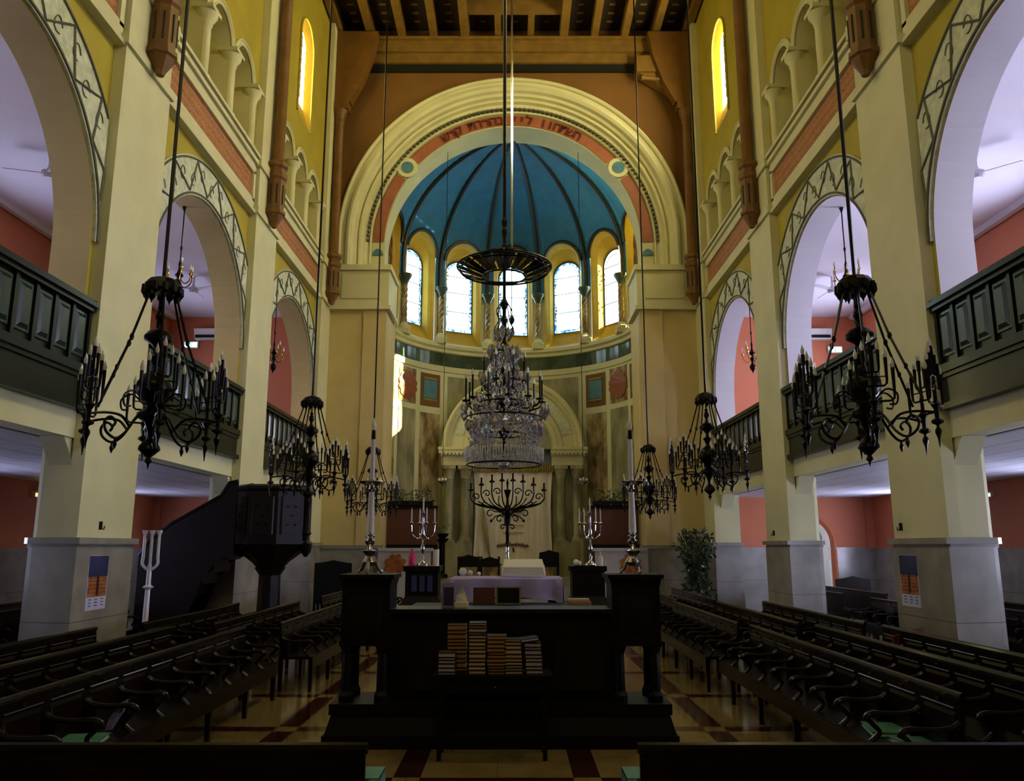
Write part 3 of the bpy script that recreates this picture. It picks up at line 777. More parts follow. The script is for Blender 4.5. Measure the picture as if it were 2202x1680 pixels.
# ------------------------------------------------------------------ balconies
BAYN = ['nearest', 'middle', 'farthest']
def balcony(s, p, q, k):
    side = 'left' if s < 0 else 'right'
    t = thing('gallery_balcony', 'dark green panelled wooden balcony front, %s bay of the %s gallery' % (BAYN[k], side), 'balcony', (s*5.75, (p+q)/2, 3.66), 0, None)
    X = lambda a, b: sorted((s*a, s*b))
    p += .01; q -= .01
    m_ = W(t); lo, hi = X(5.72, 5.86); m_.box(lo, hi, p, q, 4.25, 5.05); m_.build('panel_frame', 'green', t)
    m_ = W(t)
    lo, hi = X(5.6, 5.92); m_.box(lo, hi, p, q, 5.06, 5.12); lo, hi = X(5.64, 5.9); m_.box(lo, hi, p, q, 5.12, 5.16).box(lo, hi, p, q, 5.0, 5.06)
    m_.build('hand_rail', 'green', t)
    m_ = W(t); lo, hi = X(5.7, 5.86); m_.box(lo, hi, p, q, 3.72, 4.14); lo, hi = X(5.64, 5.86); m_.box(lo, hi, p, q, 4.14, 4.25).box(lo, hi, p, q, 3.66, 3.74)
    lo, hi = X(5.67, 5.86); m_.box(lo, hi, p, q, 4.08, 4.14); m_.build('fascia', 'green', t)
    n = 11; w = (q-p-.1)/n
    for i in range(n):
        a = p+.05+i*w+.06; b = a+w-.12
        m_ = W(t); x1, x0 = s*5.72, s*5.675
        # raised field with bevelled border
        m_.prism([(a, 4.36), (b, 4.36), (b, 4.95), (a, 4.95)], lambda u, z: (s*5.7, u, z), lambda u, z: (x1, u, z))
        cy, cz = (a+b)/2, 4.655
        m_.add([(s*5.7, a+.03, 4.39), (s*5.7, b-.03, 4.39), (s*5.7, b-.03, 4.92), (s*5.7, a+.03, 4.92),
                (x0, a+.07, 4.44), (x0, b-.07, 4.44), (x0, b-.07, 4.87), (x0, a+.07, 4.87)],
               [(4, 5, 6, 7), (0, 1, 5, 4), (1, 2, 6, 5), (2, 3, 7, 6), (3, 0, 4, 7)])
        m_.build('panel', 'greenpanel', t)
    m_ = W(t)
    for i in range(n+1):
        y = p+.05+i*w; lo, hi = X(5.68, 5.72); m_.box(lo, hi, max(p, y-.03), min(q, y+.03), 4.27, 5.02)
    m_.build('stile', 'green', t)
for s, side in SIDES:
    for k, (p, q) in enumerate(((5.93, 10.5), (12.0, 16.53), (18.03, 22.6))): balcony(s, p, q, k)

# ------------------------------------------------------------------ carved brown wall shafts on corbels
def shaft(s, y, lab):
    t = thing('wall_shaft', lab, 'wall shaft', (s*5.42, y, 9.0))
    c = (s*5.44, y); R = .21
    m_ = W(t); m_.lathe([(.02, 9.0), (.06, 9.02), (.09, 9.1), (.17, 9.24), (.2, 9.3), (.24, 9.33), (.24, 9.4)], c, 8, ); m_.build('corbel', 'shaft', t)
    m_ = W(t); m_.lathe([(.2, 9.4), (.2, 10.15), (.24, 10.2), (.24, 10.3), (.2, 10.34), (.2, 10.42), (.25, 10.48), (.25, 10.56), (.17, 10.62)], c, 8)
    m_.build('octagonal_block', 'shaft', t)
    m_ = W(t)
    for i in range(8):
        a = PI/8+i*PI/4; x, yy = c[0]+.187*math.cos(a), c[1]+.187*math.sin(a)
        m_.box(x-.014, x+.014, yy-.014, yy+.014, 9.55, 10.02)
    m_.build('slot', 'darkrib', t)
    m_ = W(t); m_.lathe([(.17, 10.6), (.14, 10.66), (.135, 14.9), (.16, 14.95), (.14, 15.0), (.2, 15.2), (.26, 15.35)], c, 12)
    m_.build('shaft', 'shaft', t, True)
    m_ = W(t); lo, hi = sorted((s*5.76, s*5.15)); m_.box(lo, hi, y-.2, y+.2, 15.35, 15.6)
    m_.prism([(5.76, 15.6), (5.1, 15.6), (4.75, 16.3), (4.45, 17.2), (4.3, 18.05), (5.76, 18.05)], lambda a, z: (s*a, y-.16, z), lambda a, z: (s*a, y+.16, z)); m_.build('roof_bracket', 'shaft', t)
for s, side in SIDES:
    for y, w in ((11.25, 'nearest'), (17.28, 'middle'), (23.2, 'farthest')):
        shaft(s, y, 'brown carved shaft on a tapering corbel, %s on the %s nave wall' % (w, side))
t = thing('roof_corbel', 'heavy brown timber corbel under the wall beam, right of the chancel arch', 'corbel', (4.9, 23.3, 16.3))
m_ = W(t); m_.box(3.95, 5.15, 23.2, YF-.05, 16.75, 17.3); m_.prism([(4.05, 16.75), (5.2, 16.75), (5.2, 15.9), (4.9, 16.2)], lambda a, z: (a, 23.3, z), lambda a, z: (a, YF-.1, z)); m_.build('block', 'ceilwood', t)
m_ = W(t); m_.tube([(4.1, 23.25, 16.55), (5.1, 23.25, 16.45)], .07, 8); m_.build('roll', 'ceilwood', t)

# ------------------------------------------------------------------ big bronze chandeliers
def chandelier(x, y, z, lab, tilt=0):
    t = thing('bronze_chandelier', lab, 'chandelier', (x, y, z), 0, None)
    m_ = MB(); m_.tube([(0, 0, 1.7), (0, 0, 18.59-z)], .018, 8); m_.build('hanging_rod', 'iron', t, True)
    m_ = MB(); m_.lathe([(.03, 1.8), (.06, 1.79), (.13, 1.76), (.16, 1.72), (.17, 1.66), (.13, 1.64), (.02, 1.63)], (0, 0), 12)
    for i in range(12):
        a = i*PI/6; m_.lathe([(.03, 1.7), (.035, 1.63), (.012, 1.6), (.002, 1.57)], (.155*math.cos(a), .155*math.sin(a)), 6)
    m_.build('crown_canopy', 'iron', t)
    m_ = MB(); m_.lathe([(.012, 1.66), (.012, 1.52), (.03, 1.5), (.02, 1.47), (.035, 1.45), (.045, 1.4), (.03, 1.37), (.018, 1.34), (.035, 1.29), (.095, 1.26), (.125, 1.22), (.12, 1.18), (.055, 1.14), (.025, 1.1),
                         (.03, 1.05), (.075, 1.02), (.05, .98), (.03, .93), (.05, .89), (.11, .85), (.15, .78), (.155, .72), (.12, .65), (.07, .6), (.06, .55), (.13, .5), (.13, .46), (.06, .42), (.03, .34), (.02, .28),
                         (.05, .25), (.09, .2), (.095, .17), (.04, .12), (.018, .1), (.03, .075), (.03, .06), (.012, .045), (.004, 0)], (0, 0), 16)
    m_.build('stem', 'iron', t, True)
    m_ = MB()
    for i in range(6):
        a = i*PI/3; c, s_ = math.cos(a), math.sin(a)
        P_ = [(.13*c, .13*s_, 1.62), (.27*c, .27*s_, 1.16), (.5*c, .5*s_, .56)]
        m_.tube(P_, .0115, 5); m_.ball((.27*c, .27*s_, 1.16), .022, 6, 1.6); m_.ball((.385*c, .385*s_, .86), .019, 6, 1.6)
    m_.build('stay_rod', 'iron', t)
    # one arm with its seven-branched candle stand
    m_ = MB()
    m_.tube(catmull([(.08, 0, .52), (.16, 0, .44), (.25, 0, .3), (.34, 0, .24), (.43, 0, .29), (.45, 0, .37), (.4, 0, .42), (.35, 0, .38), (.37, 0, .34)], 4), .012, 6)
    m_.tube(catmull([(.1, 0, .6), (.2, 0, .68), (.29, 0, .63), (.28, 0, .54), (.22, 0, .54)], 4), .009, 5)
    m_.tube(catmull([(.22, 0, .36), (.3, 0, .44), (.44, 0, .45), (.6, 0, .42)], 4), .012, 6)
    m_.lathe([(.003, .14), (.015, .17), (.02, .19), (.012, .21), (.01, .25)], (.34, 0), 8)
    cx = .6
    m_.lathe([(.003, .12), (.012, .2), (.028, .25), (.026, .27), (.012, .29), (.012, .31), (.05, .33), (.05, .35), (.018, .37), (.022, .45), (.045, .49), (.018, .52), (.016, .6), (.022, .63), (.014, .66), (.012, .8), (.012, .95)], (cx, 0), 8)
    brs = []
    for d, zb, zt in ((.06, .74, .93), (.115, .62, .86), (.165, .49, .77)):
        for sg in (-1, 1):
            m_.tube([(cx, 0, zb), (cx, sg*d*.8, zb), (cx, sg*d*.97, zb+.02), (cx, sg*d, zb+.06), (cx, sg*d, zt)], [.01, .01, .011, .012, .017], 6); brs.append((cx, sg*d, zt))
    m_.tube([(cx, -.115, .7), (cx, .115, .7)], .006, 4)
    m_.tube([(cx, 0, .9), (cx, 0, 1.0)], .018, 6); brs.append((cx, 0, 1.0))
    a0 = m_.build('arm', 'iron', t)
    for bx, by, bz in brs:
        b = MB(); b.lathe([(.01, 0), (.018, .02), (.017, .04), (.008, .07), (.001, .095)], (0, 0), 7)
        o = b.build('flame_bulb', 'bulb', a0, True); o.location = (bx, by, bz)
    for k in range(1, 6):
        c = dup_tree(a0, t); c.rotation_euler = (0, 0, k*PI/3)
    return t
CH = [(-3.27, 7.2, 2.58, 'nearest of the left row, before the first pier'), (3.2, 7.2, 2.6, 'nearest of the right row, in front of the middle balcony'),
      (-3.33, 13.15, 2.56, 'second of the left row, over the pulpit'), (3.2, 13.15, 2.62, 'second of the right row, before the farthest balcony'),
      (-3.33, 19.1, 2.45, 'last of the left row, behind the tall candlestick'), (3.22, 19.1, 2.5, 'last of the right row, near the chancel pier')]
c0_ = None
for i, (x, y, z, lab) in enumerate(CH):
    lb = 'black bronze chandelier, ' + lab
    if c0_ is None: c0_ = chandelier(x, y, z, lb)
    else: dup(c0_, (x, y, z), i*.22, lb)

# small chandeliers under the gallery arches
def small_ch(x, y, lab):
    t = thing('gallery_lamp', lab, 'chandelier', (x, y, 6.3), 0, None)
    m_ = MB(); m_.lathe([(.045, 1.9), (.03, 1.86), (.012, 1.8), (.012, 1.12), (.025, 1.08), (.012, 1.02), (.012, .9)], (0, 0), 8); m_.build('rod', 'iron', t, True)
    m_ = MB(); m_.lathe([(.002, 0), (.015, .03), (.03, .07), (.07, .12), (.085, .17), (.07, .22), (.03, .26), (.03, .32), (.06, .38), (.03, .44), (.045, .5), (.08, .54), (.04, .6), (.02, .68), (.03, .76), (.012, .84), (.012, .92)], (0, 0), 10); m_.build('urn', 'iron', t, True)
    m_ = MB(); m_.tube(catmull([(.03, 0, .36), (.12, 0, .3), (.22, 0, .38), (.24, 0, .5)], 4), .012, 5); m_.lathe([(.03, .5), (.035, .52), (.012, .54), (.012, .6)], (.24, 0), 6)
    a = m_.build('arm', 'brass', t)
    b = MB(); b.lathe([(.012, .6), (.022, .63), (.02, .66), (.003, .72)], (.24, 0), 7); b.build('flame_bulb', 'bulb', a, True)
    for k in range(1, 6): c = dup_tree(a, t); c.rotation_euler = (0, 0, k*PI/3); c.location = (0, 0, .12*(k % 2))
    return t
g0 = small_ch(-6.2, 14.265, 'small gallery chandelier hanging in the middle arch of the left gallery')
dup(g0, (-6.2, 20.3, 6.28), .4, 'small gallery chandelier hanging in the farthest arch of the left gallery')
dup(g0, (6.2, 14.265, 6.28), .2, 'small gallery chandelier hanging in the middle arch of the right gallery')
dup(g0, (6.2, 20.3, 6.28), .7, 'small gallery chandelier hanging in the farthest arch of the right gallery')
dup(g0, (6.2, 8.2, 6.3), .3, 'small gallery chandelier at the upper right corner, in the nearest right arch')

# ------------------------------------------------------------------ crystal chandelier with dark crown
CX, CY = -.12, 10.75
def zc(v):      # height on the plane y = 10.75 for an image row
    y_ = (840-v)/1730; th = math.atan(335/1730); return 1.9+CY*(math.sin(th)+y_*math.cos(th))/(math.cos(th)-y_*math.sin(th))
t = thing('crystal_chandelier', 'large crystal chandelier with a wide dark glass crown over the reading platform', 'chandelier', (CX, CY, zc(1012)))
m_ = W(t); m_.tube([(CX, CY, zc(545)), (CX, CY, 18.59)], .026, 8)
for v in (480, 500, 535): m_.lathe([(.03, zc(v+10)), (.05, zc(v)), (.03, zc(v-10))], (CX, CY), 8)
m_.build('hanging_rod', 'iron', t, True)
zr = zc(578)
m_ = W(t)
for R, z in ((.66, zr+.02), (.3, zr-.12), (.62, zr-.03)): m_.tube([(CX+R*math.cos(a), CY+R*math.sin(a), z) for a in [i*PI/20 for i in range(40)]], .014, 5, close=True)
for i in range(12):
    a = i*PI/6; c, s_ = math.cos(a), math.sin(a); m_.tube([(CX, CY, zr+.3), (CX+.4*c, CY+.4*s_, zr+.16), (CX+.66*c, CY+.66*s_, zr+.02), (CX+.3*c, CY+.3*s_, zr-.12)], .009, 4)
m_.build('crown_frame', 'iron', t)
m_ = W(t)
for i in range(24):
    a0, a1 = i*PI/12+.03, (i+1)*PI/12-.03
    m_.quad(*[(CX+R*math.cos(a), CY+R*math.sin(a), z) for R, z, a in ((.65, zr+.01, a0), (.65, zr+.01, a1), (.32, zr-.11, a1), (.32, zr-.11, a0))])
m_.build('crown_glass', 'darkglass', t)
m_ = W(t)
z0, z1 = zc(1000), zc(600)
m_.tube([(CX, CY, z0+.1), (CX, CY, z1+.4)], .022, 8)
for v, r in ((655, .06), (690, .05), (745, .07), (800, .1), (870, .16), (930, .08)): m_.lathe([(.02, zc(v+14)), (r, zc(v)), (.02, zc(v-14))], (CX, CY), 10)
for k, (v, R) in enumerate(((760, .2), (870, .42), (900, .52), (1000, .5), (935, .3))):
    m_.tube([(CX+R*math.cos(a), CY+R*math.sin(a), zc(v)) for a in [i*PI/16 for i in range(32)]], .012, 5, close=True)
m_.build('stem', 'iron', t, True)
m_ = W(t)
for i in range(8):
    a = i*PI/4+.2; c, s_ = math.cos(a), math.sin(a)
    m_.tube(catmull([(CX, CY, zc(640)), (CX+.06*c, CY+.06*s_, zc(655)), (CX+.11*c, CY+.11*s_, zc(670)), (CX+.08*c, CY+.08*s_, zc(690)), (CX+.14*c, CY+.14*s_, zc(712)), (CX+.06*c, CY+.06*s_, zc(735))], 3), .007, 4)
m_.build('twig_scroll', 'iron', t)
rnd = random.Random(11)
def drop(r, h): return MB().lathe([(.001, -h), (r*.7, -h*.7), (r, -h*.45), (r*.55, -h*.15), (.001, 0)], (0, 0), 6)
d0 = None
for tier, (n, R, vt, vb) in enumerate(((12, .52, 870, 805), (8, .3, 830, 762))):
    for i in range(n):
        a = i*2*PI/n+.13+tier*.3; c, s_ = math.cos(a), math.sin(a)
        m_ = MB(); z = zc(vt)-zc(1012); zt = zc(vb)-zc(1012)
        m_.tube(catmull([(.1, 0, z+.04), (R*.55, 0, z-.07), (R*.9, 0, z-.04), (R, 0, z+.03)], 4), .012, 5); m_.lathe([(.05, z+.03), (.055, z+.05), (.013, z+.06), (.013, zt-.07)], (R, 0), 7)
        o = m_.build('arm', 'iron', t); o.rotation_euler = (0, 0, a)
        b = MB().lathe([(.013, 0), (.02, .02), (.018, .045), (.002, .085)], (0, 0), 7); bo = b.build('flame_bulb', 'bulb', o, True); bo.location = (R, 0, zt-.07)
dme = drop(.035, .15).build('crystal_drop', 'crystal', t); dme.location = (.6, 0, zc(870)-zc(1012))
cnt = 1
for (n, R, v) in ((20, .56, 872), (24, .5, 905), (12, .33, 800), (12, .2, 745), (12, .24, 850), (10, .12, 705)):
    for i in range(n):
        if cnt >= 90: break
        a = i*2*PI/n+rnd.random()*.2; o = dme.copy(); COL.objects.link(o); o.parent = t; o.location = (R*math.cos(a), R*math.sin(a), zc(v)-zc(1012)+rnd.uniform(-.03, .03)); sc = rnd.uniform(.8, 1.5); o.scale = (sc, sc, sc); cnt += 1
m_ = W(t)
for k in range(1300):
    f = rnd.random(); v = 880+f*112; a = rnd.uniform(0, 6.283); R = (.3+.22*math.sqrt(f))*rnd.uniform(.75, 1.05); q = rnd.uniform(.008, .017)
    x, y, z = CX+R*math.cos(a), CY+R*math.sin(a), zc(v)
    m_.add([(x-q, y, z), (x, y-q, z), (x+q, y, z), (x, y+q, z), (x, y, z+q*1.5), (x, y, z-q*2.2)], [(0, 1, 4), (1, 2, 4), (2, 3, 4), (3, 0, 4), (1, 0, 5), (2, 1, 5), (3, 2, 5), (0, 3, 5)])
for k in range(270):
    a = k*2*PI/90; R = .53-.05*(k//90); x, y = CX+R*math.cos(a), CY+R*math.sin(a); z = zc(968)-.02*(k//90)
    m_.add([(x-.009, y, z), (x, y-.009, z), (x+.009, y, z), (x, y+.009, z), (x, y, z+.02), (x, y, z-.17)], [(0, 1, 4), (1, 2, 4), (2, 3, 4), (3, 0, 4), (1, 0, 5), (2, 1, 5), (3, 2, 5), (0, 3, 5)])
for k in range(500):
    f = rnd.random(); v = 745+f*130; a = rnd.uniform(0, 6.283); R = (.08+.36*f)*rnd.uniform(.5, 1.1); q = rnd.uniform(.012, .028)
    x, y, z = CX+R*math.cos(a), CY+R*math.sin(a), zc(v)
    m_.add([(x-q, y, z), (x, y-q, z), (x+q, y, z), (x, y+q, z), (x, y, z+q*1.5), (x, y, z-q*2.2)], [(0, 1, 4), (1, 2, 4), (2, 3, 4), (3, 0, 4), (1, 0, 5), (2, 1, 5), (3, 2, 5), (0, 3, 5)])
o = m_.build('crystal_beads', 'crystal', t); o['kind'] = 'stuff'
m_ = W(t); z = zc(1012); m_.lathe([(.01, z), (.05, z+.02), (.1, z+.06), (.08, z+.09), (.02, z+.12), (.02, z+.2)], (CX, CY), 10); m_.build('bottom_finial', 'crystal', t, True)

# sanctuary lamp on its own rod
t = thing('bell_lamp', 'small green bell shaped lamp on a bright rod before the central window', 'lamp', (-.02, 15, 7.3))
m_ = W(t); m_.tube([(-.02, 15, 7.75), (-.02, 15, 18.59)], .022, 8); m_.build('rod', 'silver', t, True)
m_ = W(t); m_.lathe([(.09, 7.45), (.085, 7.5), (.04, 7.62), (.02, 7.75)], (-.02, 15), 12); m_.build('bell_shade', 'greenband', t, True)
m_ = W(t); m_.tube([(-.02, 15, 7.5), (-.02, 15, 6.3)], .008, 5); m_.lathe([(.01, 6.1), (.05, 6.16), (.05, 6.22), (.012, 6.3)], (-.02, 15), 8); m_.build('chain_weight', 'iron', t, True)
for s, side in SIDES:
    t = thing('hanging_oil_lamp', 'small silver lamp with globes on a thin cord, %s of the ark' % side, 'lamp', (s*2.18, 24.95, 3.75))
    x, y = s*2.18, 24.95
    m_ = W(t); m_.tube([(x, y, 4.0), (x, y, 15.0)], .011, 5); m_.build('cord', 'iron', t)
    m_ = W(t); m_.lathe([(.02, 3.72), (.05, 3.78), (.18, 3.84), (.19, 3.86), (.03, 3.88), (.015, 4.0)], (x, y), 14); m_.build('dish', 'silver', t, True)
    for dx in (-.1, 0, .1):
        m_ = W(t); m_.ball((x+dx, y-.06, 3.92), .045, 10); m_.build('globe', 'bulb', t, True)

# ------------------------------------------------------------------ pews
def make_pew(L, nseat, label, det=True):
    """pew facing -x local, running along +y from 0 to L, back top rail at x=.42"""
    t = thing('pew', label, 'pew', (0, 0, 0), 0, None)
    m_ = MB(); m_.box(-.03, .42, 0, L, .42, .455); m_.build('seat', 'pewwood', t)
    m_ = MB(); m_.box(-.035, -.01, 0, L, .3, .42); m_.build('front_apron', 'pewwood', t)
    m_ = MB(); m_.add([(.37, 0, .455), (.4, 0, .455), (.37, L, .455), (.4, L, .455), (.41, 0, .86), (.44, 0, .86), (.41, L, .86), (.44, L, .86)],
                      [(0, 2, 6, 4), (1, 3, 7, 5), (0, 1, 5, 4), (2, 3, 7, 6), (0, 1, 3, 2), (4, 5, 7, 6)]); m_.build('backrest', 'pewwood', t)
    m_ = MB(); m_.tube([(.425, -.01, .87), (.425, L+.01, .87)], .028, 8); m_.build('top_rail', 'pewwood', t, True)
    w = L/nseat
    lg = None
    for i in range(0, nseat+1, 2):
        y = min(max(.05, i*w), L-.05)
        for x in (.0, .4):
            if lg is None: lg = MB().box(-.03, .03, -.03, .03, 0, .42, b=.008).build('leg', 'pewwood', t); lg.location = (x, y, 0)
            else: o = lg.copy(); COL.objects.link(o); o.parent = t; o.location = (x, y, 0)
    if not det: return t
    pn = MB(); pn.add([(.385, .05, .52), (.385, w-.05, .52), (.4, .05, .76), (.4, w-.05, .76), (.372, .08, .55), (.372, w-.08, .55), (.39, .08, .73), (.39, w-.08, .73)],
                      [(4, 5, 7, 6), (0, 1, 5, 4), (2, 3, 7, 6), (0, 2, 6, 4), (1, 3, 7, 5)])
    pn.tube([(.388, .05, .785), (.388, w-.05, .785)], .007, 4)
    pn = pn.build('back_panel', 'pewwood', t)
    np_ = MB().box(.385, .398, w/2-.025, w/2+.025, .8, .825).build('number_plate', 'brass', t)
    am = MB()
    am.tube(catmull([(.39, 0, .7), (.33, 0, .665), (.22, 0, .65), (.06, 0, .655), (-.01, 0, .64), (-.03, 0, .6)], 4), [.02]*12+[.024]*9, 6)
    am.tube(catmull([(-.02, 0, .62), (.03, 0, .57), (.07, 0, .52), (.02, 0, .47), (-.01, 0, .45)], 4), .02, 6)
    am.box(.3, .4, -.012, .012, .455, .66)
    am = am.build('armrest', 'pewwood', t, True)
    for i in range(1, nseat):
        for src in (pn, np_, am):
            o = src.copy(); COL.objects.link(o); o.parent = t; o.location = (0, i*w, 0)
    o = am.copy(); COL.objects.link(o); o.parent = t; o.location = (0, L, 0)
    return t
PEW = {}
def pew(s, xf, y0, L, ns, label, det=True):
    key = (L, ns, det)
    if key not in PEW:
        t = make_pew(L, ns, label, det); PEW[key] = t
    else: t = dup_tree(PEW[key]); t['label'] = label
    if s > 0: t.location = (xf, y0, 0); t.rotation_euler = (0, 0, 0)
    else: t.location = (-xf, y0+L, 0); t.rotation_euler = (0, 0, PI)
    return t
RN = ['front row', 'second row', 'third row']
for s, side in SIDES:
    x1 = (3.02, 3.98, 4.9) if s < 0 else (2.7, 3.56, 4.42)
    x2 = (2.7, 3.6, 4.55) if s < 0 else (2.6, 3.42, 4.3)
    for r in range(3):
        y0, L = (5.65, 5.05) if s < 0 else (5.9, 5.05)
        lm = 3.85 if (s < 0 and r == 2) else 4.4
        if r == 2: y0, L = y0+.6, 4.4
        pew(s, x1[r], y0, L, 8 if r == 2 else 9, 'dark pew in the %s of the near block, %s of the centre aisle' % (RN[r], side))
        pew(s, x2[r], 11.2, lm, 7 if lm < 4 else 8, 'dark pew in the %s of the middle block, %s of the centre aisle' % (RN[r], side))
        if r < 2: pew(s, (2.75, 3.5)[r], 16.0 if (s > 0 or r == 0) else 16.95, 4.4, 8, 'dark pew in the %s of the far block, %s of the centre aisle' % (RN[r], side))
    for r in range(3):
        pew(s, 6.75+r*.95, 6.0, 4.4, 8, 'dark pew under the %s gallery, %s, near bay' % (side, ['row by the piers', 'middle row', 'row by the outer wall'][r]), r < 2)
        pew(s, 6.75+r*.95, 12.2, 2.75 if s < 0 and r == 0 else 4.4, 5 if s < 0 and r == 0 else 8, 'dark pew under the %s gallery, %s, middle bay' % (side, ['row by the piers', 'middle row', 'row by the outer wall'][r]), r < 2)
        if r < 2: pew(s, 6.75+r*.95, 18.0, 4.4, 8, 'dark pew under the %s gallery, %s, far bay' % (side, ['row by the piers', 'middle row'][r]), False)
# two pews facing the ark at the very front of the picture
for s, side in SIDES:
    t = make_pew(5.05, 9, 'near black pew back seen from behind at the bottom %s edge' % side)
    t.rotation_euler = (0, 0, PI/2); xx = -.72 if s < 0 else .65+5.05
    # local +y -> world -x, local +x (the back) -> world +y ; seen from behind the back must be nearer: turn round
    t.rotation_euler = (0, 0, -PI/2); t.location = ((-.72-5.05) if s < 0 else .62, 4.62, .06)
    MB().box(.08, .34, *((5.055, 5.1) if s < 0 else (-.05, -.005)), .6, .7).box(.1, .32, *((4.96, 5.1) if s < 0 else (-.05, .09)), .69, .705).build('green_arm_cloth', 'bookgreen', t, label='pale green cloth hung over the inner armrest')
    dk = MB(); dk.box(-.1, .5, 0, 5.05, 0, .06); dk.build('plinth', 'blackwood', t).location = (0, 0, -.06)

# books on the near front seats
for nm, x, y, rz in (('left', -3.2, 6.35, .2), ('left', -3.15, 5.9, -.1), ('right', 3.0, 6.3, .15), ('right', 2.95, 6.75, -.2)):
    t = thing('green_book', 'teal green book lying on the %s front pew seat, %s one' % (nm, 'farther' if y > 6.3 and y != 6.3 else 'nearer'), 'book', (x, y, .459), rz)
    MB().box(-.15, .15, -.2, .2, 0, .006).box(-.15, .15, -.2, .2, .03, .036).build('cover', 'bookgreen', t)
    MB().box(-.14, .14, -.19, .19, .006, .03).build('pages', 'paper', t)
t = thing('lilac_tissue', 'crumpled lilac paper standing on the left front pew seat', 'paper', (-3.2, 6.8, .456))
m_ = MB(); m_.prism([(0, 0), (.03, .1), (.12, .22), (.16, .24), (.13, .14), (.05, .01)], lambda a, b: (a-.05, 0, b), lambda a, b: (a-.05, .03, b)); m_.build('sheet', 'purple', t)
t = thing('red_cushion', 'dark red velvet cloth hung over the end of a right pew', 'cloth', (4.75, 10.4, .4))
m_ = MB(); m_.add([(-.05, 0, .0), (.35, .02, .0), (.38, .03, .5), (-.02, .0, .4), (-.05, .04, .0), (.35, .06, .0), (.38, .07, .5), (-.02, .04, .4)], [(0, 1, 2, 3), (4, 5, 6, 7), (0, 1, 5, 4), (1, 2, 6, 5), (2, 3, 7, 6), (3, 0, 4, 7)]); m_.build('cloth', 'redvelvet', t)

# ------------------------------------------------------------------ reading platform
BX = -.12
t = thing('reading_platform', 'black wooden reading platform front with counter and pierced corner pedestals', 'reading platform', (BX, 8.5, 0))
m_ = W(t)
for x0, x1 in ((-1.83, 1.59),):
    m_.box(x0, x1, 8.16, 8.95, 0, .12).box(x0+.02, x1-.02, 8.18, 8.93, .12, .3, t=.05).box(x0+.05, x1-.05, 8.21, 8.9, .3, .4)
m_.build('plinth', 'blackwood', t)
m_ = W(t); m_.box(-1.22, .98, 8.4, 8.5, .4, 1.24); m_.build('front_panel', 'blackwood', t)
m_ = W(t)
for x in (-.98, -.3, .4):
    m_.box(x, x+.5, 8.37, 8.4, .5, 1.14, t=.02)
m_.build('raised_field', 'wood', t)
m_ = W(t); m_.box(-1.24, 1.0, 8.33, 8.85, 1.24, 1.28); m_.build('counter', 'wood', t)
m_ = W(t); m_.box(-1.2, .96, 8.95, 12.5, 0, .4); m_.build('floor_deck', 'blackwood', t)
for xc in (-1.47, 1.23):
    m_ = W(t)
    m_.box(xc-.24, xc+.24, 8.3, 8.78, .98, 1.5).box(xc-.26, xc+.26, 8.28, 8.8, 1.5, 1.58, b=.02).box(xc-.28, xc+.28, 8.26, 8.82, 1.58, 1.62)
    m_.box(xc-.25, xc+.25, 8.29, 8.79, .93, .98)
    for dx in (-.175, .175):
        for y in (8.36, 8.72):
            c = (xc+dx, y); m_.lathe([(.075, .4), (.075, .46), (.055, .5), (.05, .85), (.07, .9), (.08, .93)], c, 10)
    m_.build('corner_pedestal', 'blackwood', t)
    m_ = W(t); m_.box(xc-.17, xc+.17, 8.285, 8.3, 1.06, 1.42, t=.0); m_.build('pedestal_panel', 'wood', t)
for s, xc, nm in ((-1, -1.4, 'left'), (1, 1.16, 'right')):
    t = thing('pedestal', 'black flared wooden pedestal under the rear %s silver candelabrum' % nm, 'pedestal', (xc, 12.9, 0))
    m_ = W(t); m_.box(xc-.25, xc+.25, 12.65, 13.15, 1.15, 1.52).box(xc-.34, xc+.34, 12.56, 13.24, 0, 1.0).box(xc-.34, xc+.34, 12.56, 13.24, 1.0, 1.15, t=.09); m_.build('body', 'blackwood', t)
    m_ = W(t); m_.box(xc-.28, xc+.28, 12.62, 13.18, 1.52, 1.6); m_.build('cap', 'blackwood', t)
    if s < 0:
        m_ = W(t)
        for i in range(3): m_.box(xc-.15+i*.12, xc-.07+i*.12, 12.63, 12.65, 1.22, 1.46)
        m_.build('blue_inlay', 'navy', t)

# table with books in front
t = thing('book_table', 'plain dark wooden table with a drawer, carrying book stacks before the platform', 'table', (-.2, 7.93, 0))
m_ = W(t); m_.box(-.74, .36, 7.7, 8.14, .71, .74); m_.build('table_top', 'blackwood', t)
m_ = W(t); m_.box(-.7, .32, 7.73, 8.1, .58, .71); m_.build('apron', 'blackwood', t)
m_ = W(t); m_.box(-.45, .12, 7.715, 7.73, .6, .69); dr_ = m_.build('drawer', 'blackwood', t)
m_ = W(t); m_.lathe([(.012, .63), (.014, .64), (.012, .65)], (-.16, 7.712), 8); o = m_.build('keyhole_plate', 'silver', dr_)
for x in (-.67, .29):
    for y in (7.76, 8.07): m_ = W(t); m_.box(x-.025, x+.025, y-.025, y+.025, 0, .58, b=.006); m_.build('leg', 'blackwood', t)
def book(w, h, d, pm):
    t = thing('book', '', 'book')
    MB().box(-w/2, w/2, 0, d, 0, .006).box(-w/2, w/2, 0, d, h-.006, h).box(-w/2, w/2, d-.005, d, 0.006, h-.006).build('cover', 'bookdark', t)
    MB().box(-w/2+.004, w/2-.004, .004, d-.006, .0062, max(.007, h-.0062)).build('pages', pm, t)
    return t
ORD = ['bottom', 'second', 'third', 'fourth', 'fifth', 'sixth', 'seventh', 'eighth', 'ninth', 'tenth', 'eleventh', 'twelfth', 'thirteenth', 'fourteenth']
rnd = random.Random(21); BK = {}
